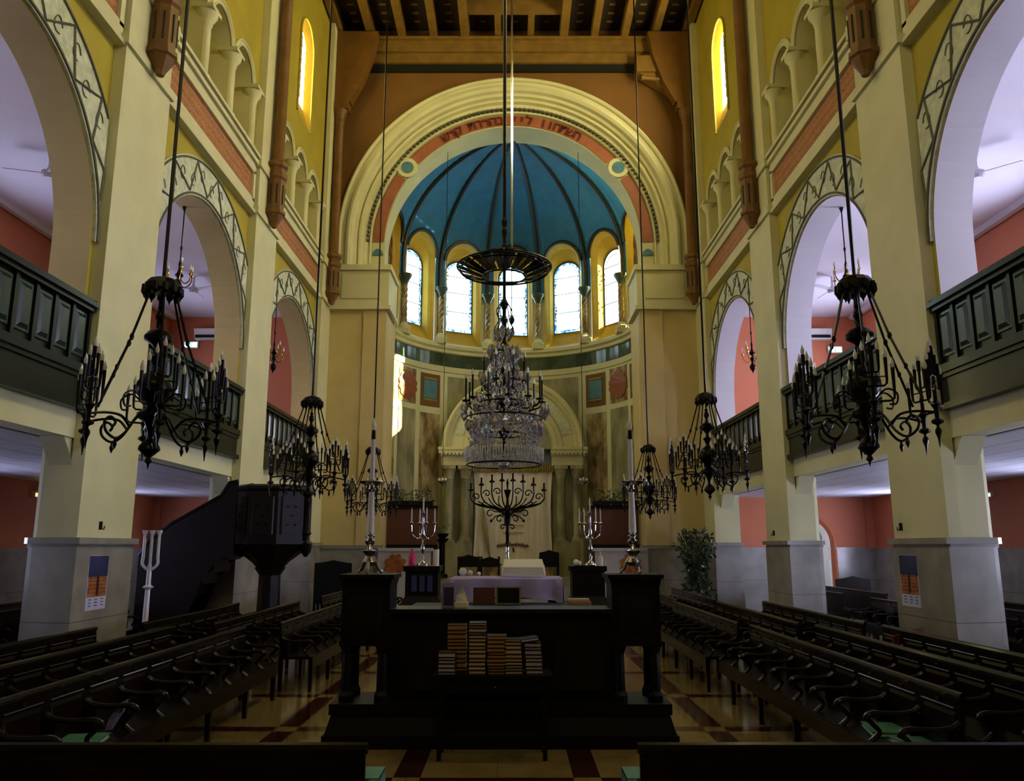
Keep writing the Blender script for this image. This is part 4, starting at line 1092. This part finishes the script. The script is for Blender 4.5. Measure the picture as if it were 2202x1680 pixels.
STK = [(-.61, 7.732, 6, .155, .2, 'short leftmost stack at the table front', 'pagelilac', 0), (-.535, 7.955, 11, .18, .425, 'tall tan stack behind the leftmost one', 'pageorange', 0),
       (-.33, 7.76, 14, .158, .455, 'tallest stack', 'page', 0), (-.15, 7.76, 11, .155, .345, 'stack right of the tallest', 'pageorange', .0),
       (.01, 7.76, 10, .14, .315, 'narrow stack, second from the right', 'page', .05), (.2, 7.78, 8, .165, .27, 'rightmost leaning stack', 'pagelilac', .09)]
for (x, y, n, w, H_, nm, pm, lean) in STK:
    hs = [rnd.uniform(.7, 1.4) for _ in range(n)]; S_ = sum(hs); z = .741
    for i in range(n):
        h = round(hs[i]*H_/S_*.985/.006)*.006
        h = max(.018, h); ww = w*rnd.uniform(.94, 1.0); key = (round(h, 3), pm)
        if key not in BK: b = book(w, h, .2, pm); BK[key] = b
        else: b = dup_tree(BK[key])
        b['label'] = '%s book from the bottom of the %s' % (ORD[i], nm) if i else 'bottom book of the %s' % nm
        b['group'] = 'prayer books stacked on the table'
        b.location = (x+rnd.uniform(-.003, .003)-lean*.0-(i*lean*.03), y+rnd.uniform(-.004, .012), z); b.rotation_euler = (0, 0, rnd.uniform(-.02, .02))
        z += h+.0006
t = book(.17, .03, .2, 'pagelilac'); t['label'] = 'lilac book tilted on top of the rightmost stack'; t.location = (.16, 7.78, z+.014); t.rotation_euler = (0, -.12, .15); t['group'] = 'prayer books stacked on the table'

# draped reading table
t = thing('reading_table', 'dark reading table beneath the lilac white cloth', 'table', (-.08, 10, .4))
m_ = W(t); m_.box(-.7, .54, 9.65, 10.45, 1.3, 1.525); m_.build('table_top', 'blackwood', t)
for x in (-.64, .48):
    for y in (9.72, 10.38): m_ = W(t); m_.box(x-.04, x+.04, y-.04, y+.04, .4, 1.3); m_.build('leg', 'blackwood', t)
t = thing('table_cloth', 'lilac white cloth draped over the reading table', 'cloth', (-.08, 10, 1.53))
m_ = W(t); NX = 60; L0, L1 = -.74, .58; vs = []; rows = [(10.5, 1.3, 0), (10.48, 1.53, 0), (9.62, 1.535, 0), (9.6, 1.52, .2), (9.59, 1.45, .5), (9.6, 1.36, .8), (9.59, 1.27, 1)]
for y, z, f in rows:
    for i in range(NX+1):
        u = i/NX; sag = .05*math.sin(PI*u)*f; fold = .02*math.sin(u*21+1)*f
        zz = z+sag-(.12*(max(0, u-.94)/.06)+.06*(max(0, .04-u)/.04))*f
        vs.append((L0+(L1-L0)*u, y+fold, zz))
m_.add(vs, [(j*(NX+1)+i, j*(NX+1)+i+1, (j+1)*(NX+1)+i+1, (j+1)*(NX+1)+i) for j in range(len(rows)-1) for i in range(NX)])
for x in (L0, L1):
    sg = 1 if x > 0 else -1
    A = [(x, 9.6+.9*i/20, 1.53) for i in range(21)]; B = [(x+sg*.03+sg*.015*math.sin(i*1.3), 9.6+.9*i/20, 1.2-.1*(sg > 0)-.1*math.sin(i*.4)) for i in range(21)]; m_.strip(A, B)
m_.build('drape', 'cloth', t, True)
t = thing('open_book', 'large white open scroll book lying on the lilac cloth', 'book', (.12, 9.93, 1.592))
t.rotation_euler = (.32, 0, 0)
m_ = MB(); 
for k in range(6): m_.box(-.25+.004*k, .26-.004*k, -.12+.01*k, .22, .006+k*.014, .018+k*.014)
m_.build('pages', 'paper', t); MB().box(-.26, .27, -.13, .24, 0, .005).build('cover', 'lilacpaper', t)
t = thing('folded_cloth', 'small crumpled white cloth at the left end of the reading table', 'cloth', (-.62, 10.2, 1.54))
m_ = MB(); m_.ball((0, 0, .05), .05, 8, 1); m_.ball((.09, .02, .035), .035, 8); m_.ball((.2, 0, .025), .025, 8); m_.build('cloth', 'paper', t, True)

# great menorah
t = thing('menorah', 'tall black scrolled branched menorah on a silver twisted stem, before the curtain', 'menorah', (-.07, 10.4, 1.54), 0)
m_ = MB(); m_.lathe([(.1, 0), (.09, .02), (.03, .04), (.02, .06), (.018, .35)], (0, 0), 12)
m_.tube([(.016*math.cos(z*60), .016*math.sin(z*60), z) for z in [.05+i*.01 for i in range(34)]], .009, 5); m_.build('twisted_stem', 'silver', t, True)
m_ = MB(); H = .8
m_.lathe([(.02, .35), (.022, .5), (.03, .52), (.02, .56), (.022, .7), (.05, H-.04), (.06, H), (.05, H+.04), (.02, H+.08), (.015, H+.16), (.045, H+.26), (.05, H+.27), (.01, H+.28), (.012, H+.33), (.018, H+.36), (.003, H+.42)], (0, 0), 10)
br = ((.07, .385), (.2, .37), (.335, .33), (.47, .26))
R = .0095
for sg in (-1, 1):
    for x, z in br:
        a_ = (sg*x, 0, H+z)
        m_.tube(catmull([(0, 0, H), (sg*x*.35, 0, H+z*.12), (sg*x*.8, 0, H+z*.3), (sg*x, 0, H+z*.6), (sg*x, 0, H+z)], 5), R, 5)
        m_.lathe([(.008, H+z-.01), (.04, H+z), (.035, H+z+.015), (.012, H+z+.03), (.011, H+z+.1)], (sg*x, 0), 8)
        # spiral scroll inside each branch
        cx_, cz_ = sg*(x-.07), H+z*.62+.02
        if x > .1:
            m_.tube([(cx_+sg*(.052-.0022*k)*math.cos(k*.36), 0, cz_+(.052-.0022*k)*math.sin(k*.36)) for k in range(20)], .008, 5)
            m_.tube(catmull([(sg*x*.2, 0, H+.02), (sg*x*.55, 0, H+z*.25), (cx_-sg*.02, 0, cz_-.055)], 4), .007, 4)
    for (x, z, r) in ((.1, -.1, .05), (.22, -.03, .055), (.3, .08, .04), (.06, -.2, .035)):
        m_.tube([(sg*(x+r*(1-.04*k)*math.cos(-k*.34+2.6)), 0, H+z+r*(1-.04*k)*math.sin(-k*.34+2.6)) for k in range(18)], .008, 5)
        m_.tube(catmull([(0, 0, H-.03), (sg*x*.5, 0, H+z*.3), (sg*(x-r*.86), 0, H+z+r*.5)], 4), .009, 5)
    m_.tube([(0, 0, H-.01), (sg*.16, 0, H-.07), (sg*.22, 0, H-.14)], .007, 4); m_.ball((sg*.205, 0, H-.12), .02, 6)
    m_.tube([(0, 0, H), (sg*.34, 0, H+.08), (sg*.43, 0, H+.1)], .009, 4)
m_.build('scrolled_branches', 'iron', t, True)

# tall candlesticks on the front pedestals
def candlestick(x, lab):
    t = thing('candlestick', lab, 'candlestick', (x, 8.54, 1.62))
    m_ = MB()
    for k in range(3):
        a = k*2*PI/3+.5; c, s_ = math.cos(a), math.sin(a); m_.tube(catmull([(.03*c, .03*s_, .17), (.07*c, .07*s_, .12), (.1*c, .1*s_, .05), (.14*c, .14*s_, .02)], 4), [.02]*9+[.016]*4, 6); m_.ball((.13*c, .13*s_, .017), .018, 6)
    m_.lathe([(.05, .08), (.07, .12), (.03, .18), (.07, .22), (.075, .235), (.03, .25), (.02, .28), (.05, .31), (.055, .335), (.025, .36), (.055, .385), (.03, .4), (.028, .42)], (0, 0), 12)
    m_.build('claw_base', 'silver', t, True)
    m_ = MB(); m_.lathe([(.042, .42), (.04, .44), (.03, .84), (.03, .86)], (0, 0), 12); m_.build('white_column', 'marblewhite', t, True)
    m_ = MB(); m_.lathe([(.03, .84), (.045, .87), (.03, .89), (.06, .91), (.13, .935), (.14, .95), (.12, .955), (.03, .945), (.03, .97)], (0, 0), 14)
    m_.build('drip_dish', 'silver', t, True)
    m_ = MB(); m_.lathe([(.026, .95), (.025, 1.4)], (0, 0), 10); m_.build('candle', 'marblewhite', t, True)
    m_ = MB(); m_.lathe([(.025, 1.4), (.02, 1.5)], (0, 0), 10); m_.build('candle_socket', 'iron', t, True)
    m_ = MB(); m_.lathe([(.012, 1.5), (.026, 1.53), (.024, 1.57), (.004, 1.63)], (0, 0), 8); m_.build('flame_bulb', 'candle', t, True)
    return t
cs = candlestick(-1.49, 'tall white electric candlestick on a silver claw base, front left pedestal')
dup(cs, (1.25, 8.54, 1.62), .4, 'tall white electric candlestick on a silver claw base, front right pedestal')
def candelabrum(x, y, z, lab, m='silver', k=1.0):
    t = thing('candelabrum', lab, 'candelabrum', (x, y, z)); t.scale = (k, k, k)
    m_ = MB(); m_.lathe([(.1, 0), (.1, .02), (.04, .06), (.02, .1), (.03, .14), (.012, .18), (.025, .22), (.035, .28), (.015, .34), (.012, .4), (.07, .42), (.015, .44), (.03, .52), (.012, .6), (.02, .7), (.012, .78), (.03, .82), (.012, .86)], (0, 0), 12)
    m_.build('stem', m, t, True)
    m_ = MB().lathe([(.012, .86), (.012, 1.02), (.005, 1.06)], (0, 0), 8); m_.build('candle', 'candle', t, True)
    ar_ = None
    for i in range(4):
        a = .4+i*PI/2
        if ar_ is None:
            m_ = MB(); m_.tube(catmull([(.01, 0, .5), (.08, 0, .42), (.17, 0, .48), (.19, 0, .6), (.19, 0, .66)], 4), .01, 6); m_.lathe([(.01, .63), (.035, .66), (.03, .67), (.012, .68)], (.19, 0), 8)
            ar_ = m_.build('arm', m, t, True); cn = MB().lathe([(.011, .67), (.011, .85), (.004, .9)], (.19, 0), 7).build('candle', 'candle', ar_, True); ar_.rotation_euler = (0, 0, a)
        else: c = dup_tree(ar_, t); c.rotation_euler = (0, 0, a)
    return t
candelabrum(-1.42, 12.9, 1.6, 'silver five light candelabrum on the rear left black pedestal')
candelabrum(1.22, 12.9, 1.6, 'silver five light candelabrum on the rear right black pedestal')
t = thing('plinth_stand', 'small stone stand with a golden candelabrum right of the ark columns', 'stand', (2.3, 26.6, .9))
m_ = MB(); m_.lathe([(.2, 0), (.2, .1), (.1, .15), (.1, 1.25), (.2, 1.35), (.22, 1.45)], (0, 0), 12); m_.build('stand', 'greymarble', t)
candelabrum(2.3, 26.6, 2.35, 'small golden candelabrum on the stone stand right of the ark', 'brass', .75)
t = thing('plinth_stand', 'small stone stand with a leafy bowl left of the ark columns', 'stand', (-2.3, 26.6, .9))
m_ = MB(); m_.lathe([(.2, 0), (.2, .1), (.1, .15), (.1, 1.1), (.2, 1.2), (.22, 1.25)], (0, 0), 12); m_.build('stand', 'blackwood', t)
t = thing('leafy_bowl', 'bowl of pale leaves on the stand left of the ark', 'plant', (-2.3, 26.6, 2.15))
m_ = MB(); m_.lathe([(.08, 0), (.2, .1), (.22, .16)], (0, 0), 12); m_.build('bowl', 'blackwood', t)
m_ = MB(); rnd = random.Random(9)
for i in range(60):
    a = rnd.uniform(0, 6.28); r = rnd.uniform(.02, .22); x, y, z = r*math.cos(a), r*math.sin(a), .14+rnd.uniform(0, .3); leaf(m_, (x, y, z), .05, rnd)
o = m_.build('foliage', 'paleleaf', t); o['kind'] = 'stuff'

# things on counter and pedestals
t = thing('acrylic_box', 'upright clear lilac acrylic box on the platform counter, left end', 'box', (-.67, 8.62, 1.281))
MB().box(-.065, .065, -.05, .05, 0, .01).box(-.065, -.058, -.05, .05, .01, .24).box(.058, .065, -.05, .05, .01, .24).box(-.058, .058, .044, .05, .01, .24).build('shell', 'acrylic', t)
MB().box(-.05, .05, .02, .04, .02, .2).build('printed_card', 'navy', t)
t = thing('tissue_box', 'white tissue box with a pulled up tissue on the platform counter', 'tissue box', (-.53, 8.6, 1.281))
MB().box(-.07, .07, -.06, .06, 0, .05).build('box', 'paper', t)
m_ = MB(); m_.prism([(-.06, .05), (-.055, .12), (-.02, .18), (.01, .2), (.03, .15), (.05, .12), (.055, .05)], lambda a, b: (a, -.01+.02*math.sin(a*60), b), lambda a, b: (a, .02+.02*math.sin(a*60), b)); m_.build('tissue', 'paper', t)
t = thing('tablet', 'black tablet with a pale frame leaning below the lilac cloth', 'tablet', (-.05, 9.2, 1.27), 0)
MB().box(-.14, .14, -.01, .01, 0, .19).build('frame', 'greymarble', t); MB().box(-.12, .12, -.016, -.01, .015, .175).build('screen', 'screenblack', t)
t = thing('brown_folder', 'brown folder standing left of the black tablet', 'folder', (-.32, 9.2, 1.27)); MB().box(-.12, .12, -.012, .012, 0, .18).build('cover', 'panelred', t)
t = thing('lectern_shelf', 'dark inner lectern shelf between counter and reading table', 'shelf', (-.1, 9.2, .4))
MB().box(-1.0, .96, -.2, .25, .82, .87).box(-1.0, -.94, -.2, .25, 0, .82).box(.9, .96, -.2, .25, 0, .82).build('frame', 'blackwood', t)
t = thing('book_pile', 'two yellowed books lying at the right end of the inner lectern shelf', 'books', (.74, 9.2, 1.27))
MB().box(-.12, .12, -.1, .1, 0, .03).build('lower_book', 'pageorange', t); MB().box(-.13, .1, -.1, .08, .031, .06).build('upper_book', 'page', t)
t = thing('pink_bottle', 'bright pink bottle on the rear left pedestal', 'bottle', (-1.58, 12.85, 1.6)); m_ = MB(); m_.lathe([(.05, 0), (.055, .02), (.055, .15), (.03, .2), (.025, .24), (.02, .26)], (0, 0), 12); m_.build('bottle', 'pink', t, True)
t = thing('glass_candle', 'white candle in a clear glass on the rear left pedestal', 'candle', (-1.2, 12.8, 1.6)); m_ = MB(); m_.lathe([(.05, 0), (.05, .25)], (0, 0), 12); m_.build('candle', 'candle', t, True)
t = thing('bottle', 'small white bottle standing on the rear right pedestal', 'bottle', (1.36, 12.75, 1.6)); m_ = MB(); m_.lathe([(.035, 0), (.035, .12), (.012, .17), (.012, .22)], (0, 0), 10); m_.build('bottle', 'candle', t, True)
t = thing('napkin', 'crumpled white napkin on the rear right pedestal', 'napkin', (.98, 12.8, 1.6)); m_ = MB(); m_.ball((0, 0, .05), .05, 7); m_.ball((.05, 0, .04), .04, 7); m_.build('napkin', 'paper', t)
t = thing('tray', 'pale tray lying on the rear right pedestal', 'tray', (1.1, 12.72, 1.6)); MB().box(-.16, .18, -.06, .05, 0, .012, b=.01).build('tray', 'silver', t)

# dark chairs by the ark, big carved chair
def chair(x, y, z, w, h, lab, rz=0):
    t = thing('armchair', lab, 'chair', (x, y, z), rz)
    MB().box(-w/2, w/2, .0, .5, .38, .46).build('seat', 'blackwood', t)
    m_ = MB(); m_.prism([(-w/2, .46), (-w/2, h-.05), (-w/4, h-.02), (0, h+.03), (w/4, h-.02), (w/2, h-.05), (w/2, .46)], lambda a, b: (a, 0, b), lambda a, b: (a, .06, b)); m_.build('backrest', 'blackwood', t)
    for xx in (-w/2+.03, w/2-.03):
        for yy in (.03, .46): MB().box(xx-.03, xx+.03, yy-.03, yy+.03, 0, .38).build('leg', 'blackwood', t)
        MB().box(xx-.03, xx+.03, .06, .48, .64, .69).box(xx-.03, xx+.03, .42, .48, .46, .64).build('armrest', 'blackwood', t)
chair(-1.35, 24.9, .9, .66, .72, 'dark low armchair before the ark, leftmost of the three')
chair(-.7, 24.9, .9, .6, .66, 'dark low armchair before the ark, middle of the three')
chair(1.1, 24.9, .9, .6, .86, 'dark high armchair before the ark, right of the white curtain')
chair(-4.85, 22.2, 0, 1.0, 1.5, 'large dark carved armchair by the left chancel pier')
chair(8.9, 21.6, 0, .9, 1.1, 'rounded dark armchair in the far corner of the right aisle')

# potted plant
t = thing('potted_plant', 'tall dark green bushy plant right of the chancel, beside the aisle pier', 'plant', (4.95, 22.2, 0))
MB().lathe([(.22, 0), (.3, .5), (.33, .52), (.3, .54)], (0, 0), 14).build('pot', 'blackwood', t)
m_ = MB(); rnd = random.Random(4)
for i in range(1500):
    z = .5+1.8*rnd.random(); rr_ = .55 if z < 2.2 else .4; a = rnd.uniform(0, 6.28); r = rr_*math.sqrt(rnd.random())*(.75+.25*math.sin(z*4)); x, y = r*math.cos(a), r*math.sin(a); leaf(m_, (x, y, z), rnd.uniform(.05, .09), rnd)
o = m_.build('foliage', 'leaf', t); o['kind'] = 'stuff'
m_ = MB()
for i in range(7): a = i*.9; m_.tube([(0, 0, .5), (.15*math.cos(a), .15*math.sin(a), 1.2), (.3*math.cos(a), .3*math.sin(a), 2.0)], .015, 5)
m_.build('stem', 'leaf', t)

# ------------------------------------------------------------------ pulpit with stair
t = thing('pulpit', 'dark reddish wooden octagonal pulpit on a column with stair, at the second left pier', 'pulpit', (-4.72, 16.0, 0))
C = (-4.7, 15.95)
m_ = W(t); m_.lathe([(.42, 0), (.42, .15), (.3, .2), (.26, .3), (.22, .5), (.2, 1.35), (.3, 1.5)], C, 8, PI/8, PI/8+2*PI); m_.build('column', 'pulpit', t)
m_ = W(t); m_.lathe([(.22, 1.45), (.35, 1.6), (.62, 1.8), (.72, 1.9), (.76, 1.94), (.76, 2.0)], C, 8, PI/8, PI/8+2*PI); m_.build('bowl', 'pulpit', t)
m_ = W(t); m_.lathe([(.72, 2.0), (.72, 2.95)], C, 8, PI/8, PI/8+2*PI); m_.build('tub', 'pulpit', t)
m_ = W(t); m_.lathe([(.74, 2.93), (.8, 2.97), (.8, 3.02), (.72, 3.06)], C, 8, PI/8, PI/8+2*PI); m_.build('rim', 'pulpit', t)
for i in range(8):
    a = i*PI/4
    if 0 < i < 5 and i not in (4,): continue
    n_ = Vector((math.cos(a), math.sin(a), 0)); e_ = Vector((-math.sin(a), math.cos(a), 0)); o0 = Vector((C[0], C[1], 0))+n_*.67
    m_ = W(t); m_.prism([(-.2, 2.12), (.2, 2.12), (.2, 2.82), (-.2, 2.82)], lambda u, z: o0+e_*u*1.05+n_*.005+Vector((0, 0, z)), lambda u, z: o0+e_*u*.95+n_*.03+Vector((0, 0, z)))
    for (u, z) in ((0, 2.47), (-.08, 2.3), (.08, 2.3), (-.08, 2.64), (.08, 2.64)): m_.lathe([(.05, z-.01), (.03, z), (.05, z+.01)], (o0+e_*u+n_*.01)[:2], 6)
    m_.build('carved_panel', 'pulpit', t)
for y0 in (15.25, 16.15):
    m_ = W(t)
    top = [(-6.95, 1.7), (-6.8, 1.95), (-6.4, 2.28), (-5.5, 2.8), (-5.35, 3.05), (-5.2, 3.08)]
    bot = [(-5.2, 1.75), (-5.5, 1.62), (-5.75, 1.3), (-5.95, .8), (-6.1, .3), (-6.2, 0), (-6.95, 0)]
    m_.prism(top+bot, lambda a, b: (a, y0, b), lambda a, b: (a, y0+.07, b)); m_.build('stair_parapet', 'pulpit', t)
    m_ = W(t); m_.tube([(a, y0+.035, b+.02) for a, b in top], .05, 6); m_.build('stair_rail', 'pulpit', t)
m_ = W(t)
for i in range(8):
    x = -5.35-i*.2; z = 1.9-i*.22; m_.box(x-.2, x, 15.3, 16.16, max(0, z-.25), z)
m_.build('stair_step', 'pulpit', t)
m_ = W(t); m_.box(-5.4, -4.9, 15.4, 16.4, 1.85, 1.9); m_.build('landing', 'pulpit', t)
m_ = W(t); c = (-3.98, 15.75); m_.lathe([(.03, 1.7), (.1, 1.8), (.12, 1.95), (.06, 2.02), (.06, 2.1), (.1, 2.14), (.07, 2.2), (.07, 2.9), (.11, 2.95), (.05, 3.05), (.07, 3.12), (.02, 3.2)], c, 10); m_.build('corner_post', 'pulpit', t, True)

# stand and scarf by the first left pier
t = thing('candle_stand', 'white and silver three branched floor stand at the foot of the pulpit stair', 'stand', (-6.0, 13.6, 0))
m_ = MB(); m_.lathe([(.2, 0), (.2, .04), (.08, .1), (.05, .3), (.08, .36), (.05, .42), (.04, 1.2), (.09, 1.24), (.04, 1.28), (.035, 1.6)], (0, 0), 10); m_.build('stem', 'marblewhite', t, True)
for dx in (-.12, 0, .12):
    m_ = MB(); m_.tube(catmull([(0, 0, 1.5), (dx, 0, 1.6), (dx, 0, 1.75), (dx, 0, 2.1)], 4), .025, 6); m_.lathe([(.025, 2.08), (.05, 2.14), (.05, 2.16)], (dx, 0), 8); m_.build('branch', 'marblewhite', t, True)
t = thing('pole_with_scarf', 'pale pole with a knotted purple scarf beside the first left pier', 'pole', (-5.85, 12.2, 0))
m_ = MB(); m_.tube([(0, 0, 0), (0, 0, 2.2)], .03, 8); m_.build('pole', 'marblewhite', t, True)
m_ = MB(); m_.lathe([(.02, 1.62), (.07, 1.75), (.1, 1.95), (.11, 2.1), (.07, 2.22), (.02, 2.26)], (0, 0), 9)
m_.add([(-.08, -.05, 1.7), (.1, -.02, 1.7), (.06, 0, 1.55), (-.02, -.03, 1.5)], [(0, 1, 2, 3)]); m_.build('scarf', 'purple', t)

# posters on the first piers
for s, side, y0, y1 in ((-1, 'left', 10.8, 11.33), (1, 'right', 11.32, 11.86)):
    t = thing('poster', 'tall narrow calendar poster of an orange building at dusk on the %s pier' % side, 'poster', (s*5.555, (y0+y1)/2, 1.07))
    X = lambda x: s*x
    def bx(a, b, z0, z1, d): lo, hi = sorted((s*(5.566-d), s*5.568)); m_ = W(t); return m_.box(lo, hi, a, b, z0, z1)
    bx(y0, y1, 1.07, 1.78, .002).build('sheet', 'lilacpaper', t)
    bx(y0+.01, y1-.01, 1.5, 1.775, .004).build('sky_print', 'navy', t)
    bx(y0+.02, y1-.02, 1.24, 1.5, .0045).build('building_print', 'sunset', t)
    q = W(t)
    for z in (1.29, 1.34, 1.39, 1.44, 1.48): q.box(*sorted((s*5.56, s*5.568)), y0+.06, y1-.05, z, z+.008)
    q.box(*sorted((s*5.56, s*5.568)), (y0+y1)/2-.03, (y0+y1)/2+.03, 1.26, 1.53); q.build('shadow_print', 'burnt', t)
    q = W(t)
    for z in (1.12, 1.16, 1.2):
        for k in range(3): q.box(*sorted((s*5.562, s*5.568)), y0+.07+k*.16, y0+.14+k*.16, z, z+.012)
    q.build('date_lines', 'navy', t)
for x, y, nm in ((-5.59, 11.05, 'first left pier above the poster'), (5.59, 11.75, 'first right pier above the poster'), (5.59, 17.5, 'second right pier')):
    t = thing('wall_hook', 'small black hook on the %s' % nm, 'hook', (x, y, 2.12)); s = 1 if x > 0 else -1
    MB().box(-.02, .012 if s > 0 else .02, -.02, .02, 0, .11).build('plate', 'iron', t); MB().tube([(-s*.02, 0, .02), (-s*.05, 0, .0), (-s*.06, 0, .05)], .008, 5).build('hook', 'iron', t)

# aisle and gallery fittings
for s, side, g in ((-1, 'left', 'lampglow'), (1, 'right', 'lamppale')):
    t = thing('emergency_light', 'small oblong emergency light on the red wall of the %s aisle' % side, 'light', (s*10.49, 17.8, 2.95))
    lo, hi = sorted((0, -s*.08)); MB().box(lo, hi, -.18, .18, 0, .13).build('housing', 'paper', t); lo, hi = sorted((-s*.08, -s*.085)); MB().box(lo, hi, -.14, .14, .02, .09).build('diffuser', g, t)
    t = thing('lit_sign', 'small lit white sign on the end wall of the %s gallery' % side, 'sign', (s*9.78, YF-.02, 7.65 if s > 0 else 7.8))
    MB().box(-.22, .22, -.06, 0, 0, .22).build('housing', 'paper', t); MB().box(-.19, -.01, -.065, -.06, .03, .19).build('lit_face', 'exit', t); MB().box(.01, .19, -.065, -.06, .03, .19).build('lit_face', 'exit', t)
    t = thing('air_conditioner', 'white wall air conditioner high on the end wall of the %s gallery' % side, 'air conditioner', (s*9.15, YF-.02, 8.05))
    MB().box(-.5, .5, -.25, 0, 0, .32, b=.03).build('case', 'paper', t); MB().box(-.44, .44, -.27, -.25, .03, .12).build('air_slot', 'screenblack', t)
    for y, nm in ((13.4, 'near'), (20.0, 'far')):
        t = thing('ceiling_fan', 'white three bladed ceiling fan in the %s gallery, %s one' % (side, nm), 'fan', (s*8.3, y, 8.3), .5+y)
        MB().lathe([(.1, .05), (.13, .1), (.13, .18), (.05, .22), (.03, .28), (.03, .5)], (0, 0), 12).build('motor', 'white', t)
        for k in range(3):
            b = MB().box(.1, .72, -.07, .07, .12, .135).build('blade', 'white', t); b.rotation_euler = (0, 0, k*2*PI/3)
t = thing('table_lantern', 'small glowing yellow lantern at the back of the left aisle', 'lamp', (-8.6, 17.75, .46))
MB().box(-.2, .2, -.1, .1, 0, .25).build('base', 'blackwood', t); MB().box(-.25, .25, -.08, .08, .26, .44).build('shade', 'lampglow', t)

# repeats of one kind share a group
GR = {'gallery_balcony': 'balcony fronts between the piers', 'wall_shaft': 'carved shafts along the nave walls', 'bronze_chandelier': 'bronze chandeliers over the pews',
      'gallery_lamp': 'small chandeliers under the gallery arches', 'pew': 'dark pews', 'candlestick': 'tall candlesticks on the front pedestals', 'poster': 'calendar posters on the first piers',
      'wall_hook': 'hooks on the piers', 'ceiling_fan': 'gallery ceiling fans', 'emergency_light': 'aisle emergency lights', 'lit_sign': 'lit gallery signs', 'air_conditioner': 'gallery air conditioners',
      'hanging_oil_lamp': 'hanging lamps beside the ark', 'parapet': 'parapets of the platform', 'screen': 'red screens', 'planter': 'planters on the red screens', 'pedestal': 'rear pedestals', 'armchair': 'dark armchairs', 'green_book': 'green books on the front seats'}
for o in list(SC.objects):
    if o.parent is None and 'category' in o and 'group' not in o:
        b = o.name.split('.')[0]
        if b in GR: o['group'] = GR[b]

# ------------------------------------------------------------------ camera, world, view
cd = bpy.data.cameras.new('camera'); cam = bpy.data.objects.new('camera', cd); COL.objects.link(cam)
cam.location = (0, 0, 1.9); cam.rotation_euler = (PI/2+math.atan(335/1730), 0, 0)
cd.sensor_width = 36; cd.lens = 36*1730/2202; cd.shift_x = -2/2202; cd.clip_start = .05; cd.clip_end = 200
SC.camera = cam
wd = bpy.data.worlds.new('world'); SC.world = wd; wd.use_nodes = True
wd.node_tree.nodes['Background'].inputs[0].default_value = (.6, .75, 1, 1); wd.node_tree.nodes['Background'].inputs[1].default_value = 1
SC.view_settings.view_transform = 'Standard'; SC.view_settings.look = 'None'; SC.view_settings.gamma = 1
SC.view_settings.use_curve_mapping = False; SC.view_settings.exposure = .3
sl = bpy.data.lights.new('sun_light', 'SUN'); so = bpy.data.objects.new('sun_light', sl); COL.objects.link(so)
sl.energy = 90; sl.angle = .009; sl.color = (1, .97, .75)
so.rotation_euler = Vector((-7.9, -1.4, -4.4)).to_track_quat('-Z', 'Y').to_euler(); so.location = (12, 32, 17)
c = SC.cycles; c.max_bounces = 7; c.diffuse_bounces = 4; c.glossy_bounces = 3; c.transmission_bounces = 4; c.transparent_max_bounces = 6
c.use_denoising = True; c.caustics_reflective = False; c.caustics_refractive = False; c.sample_clamp_indirect = 6
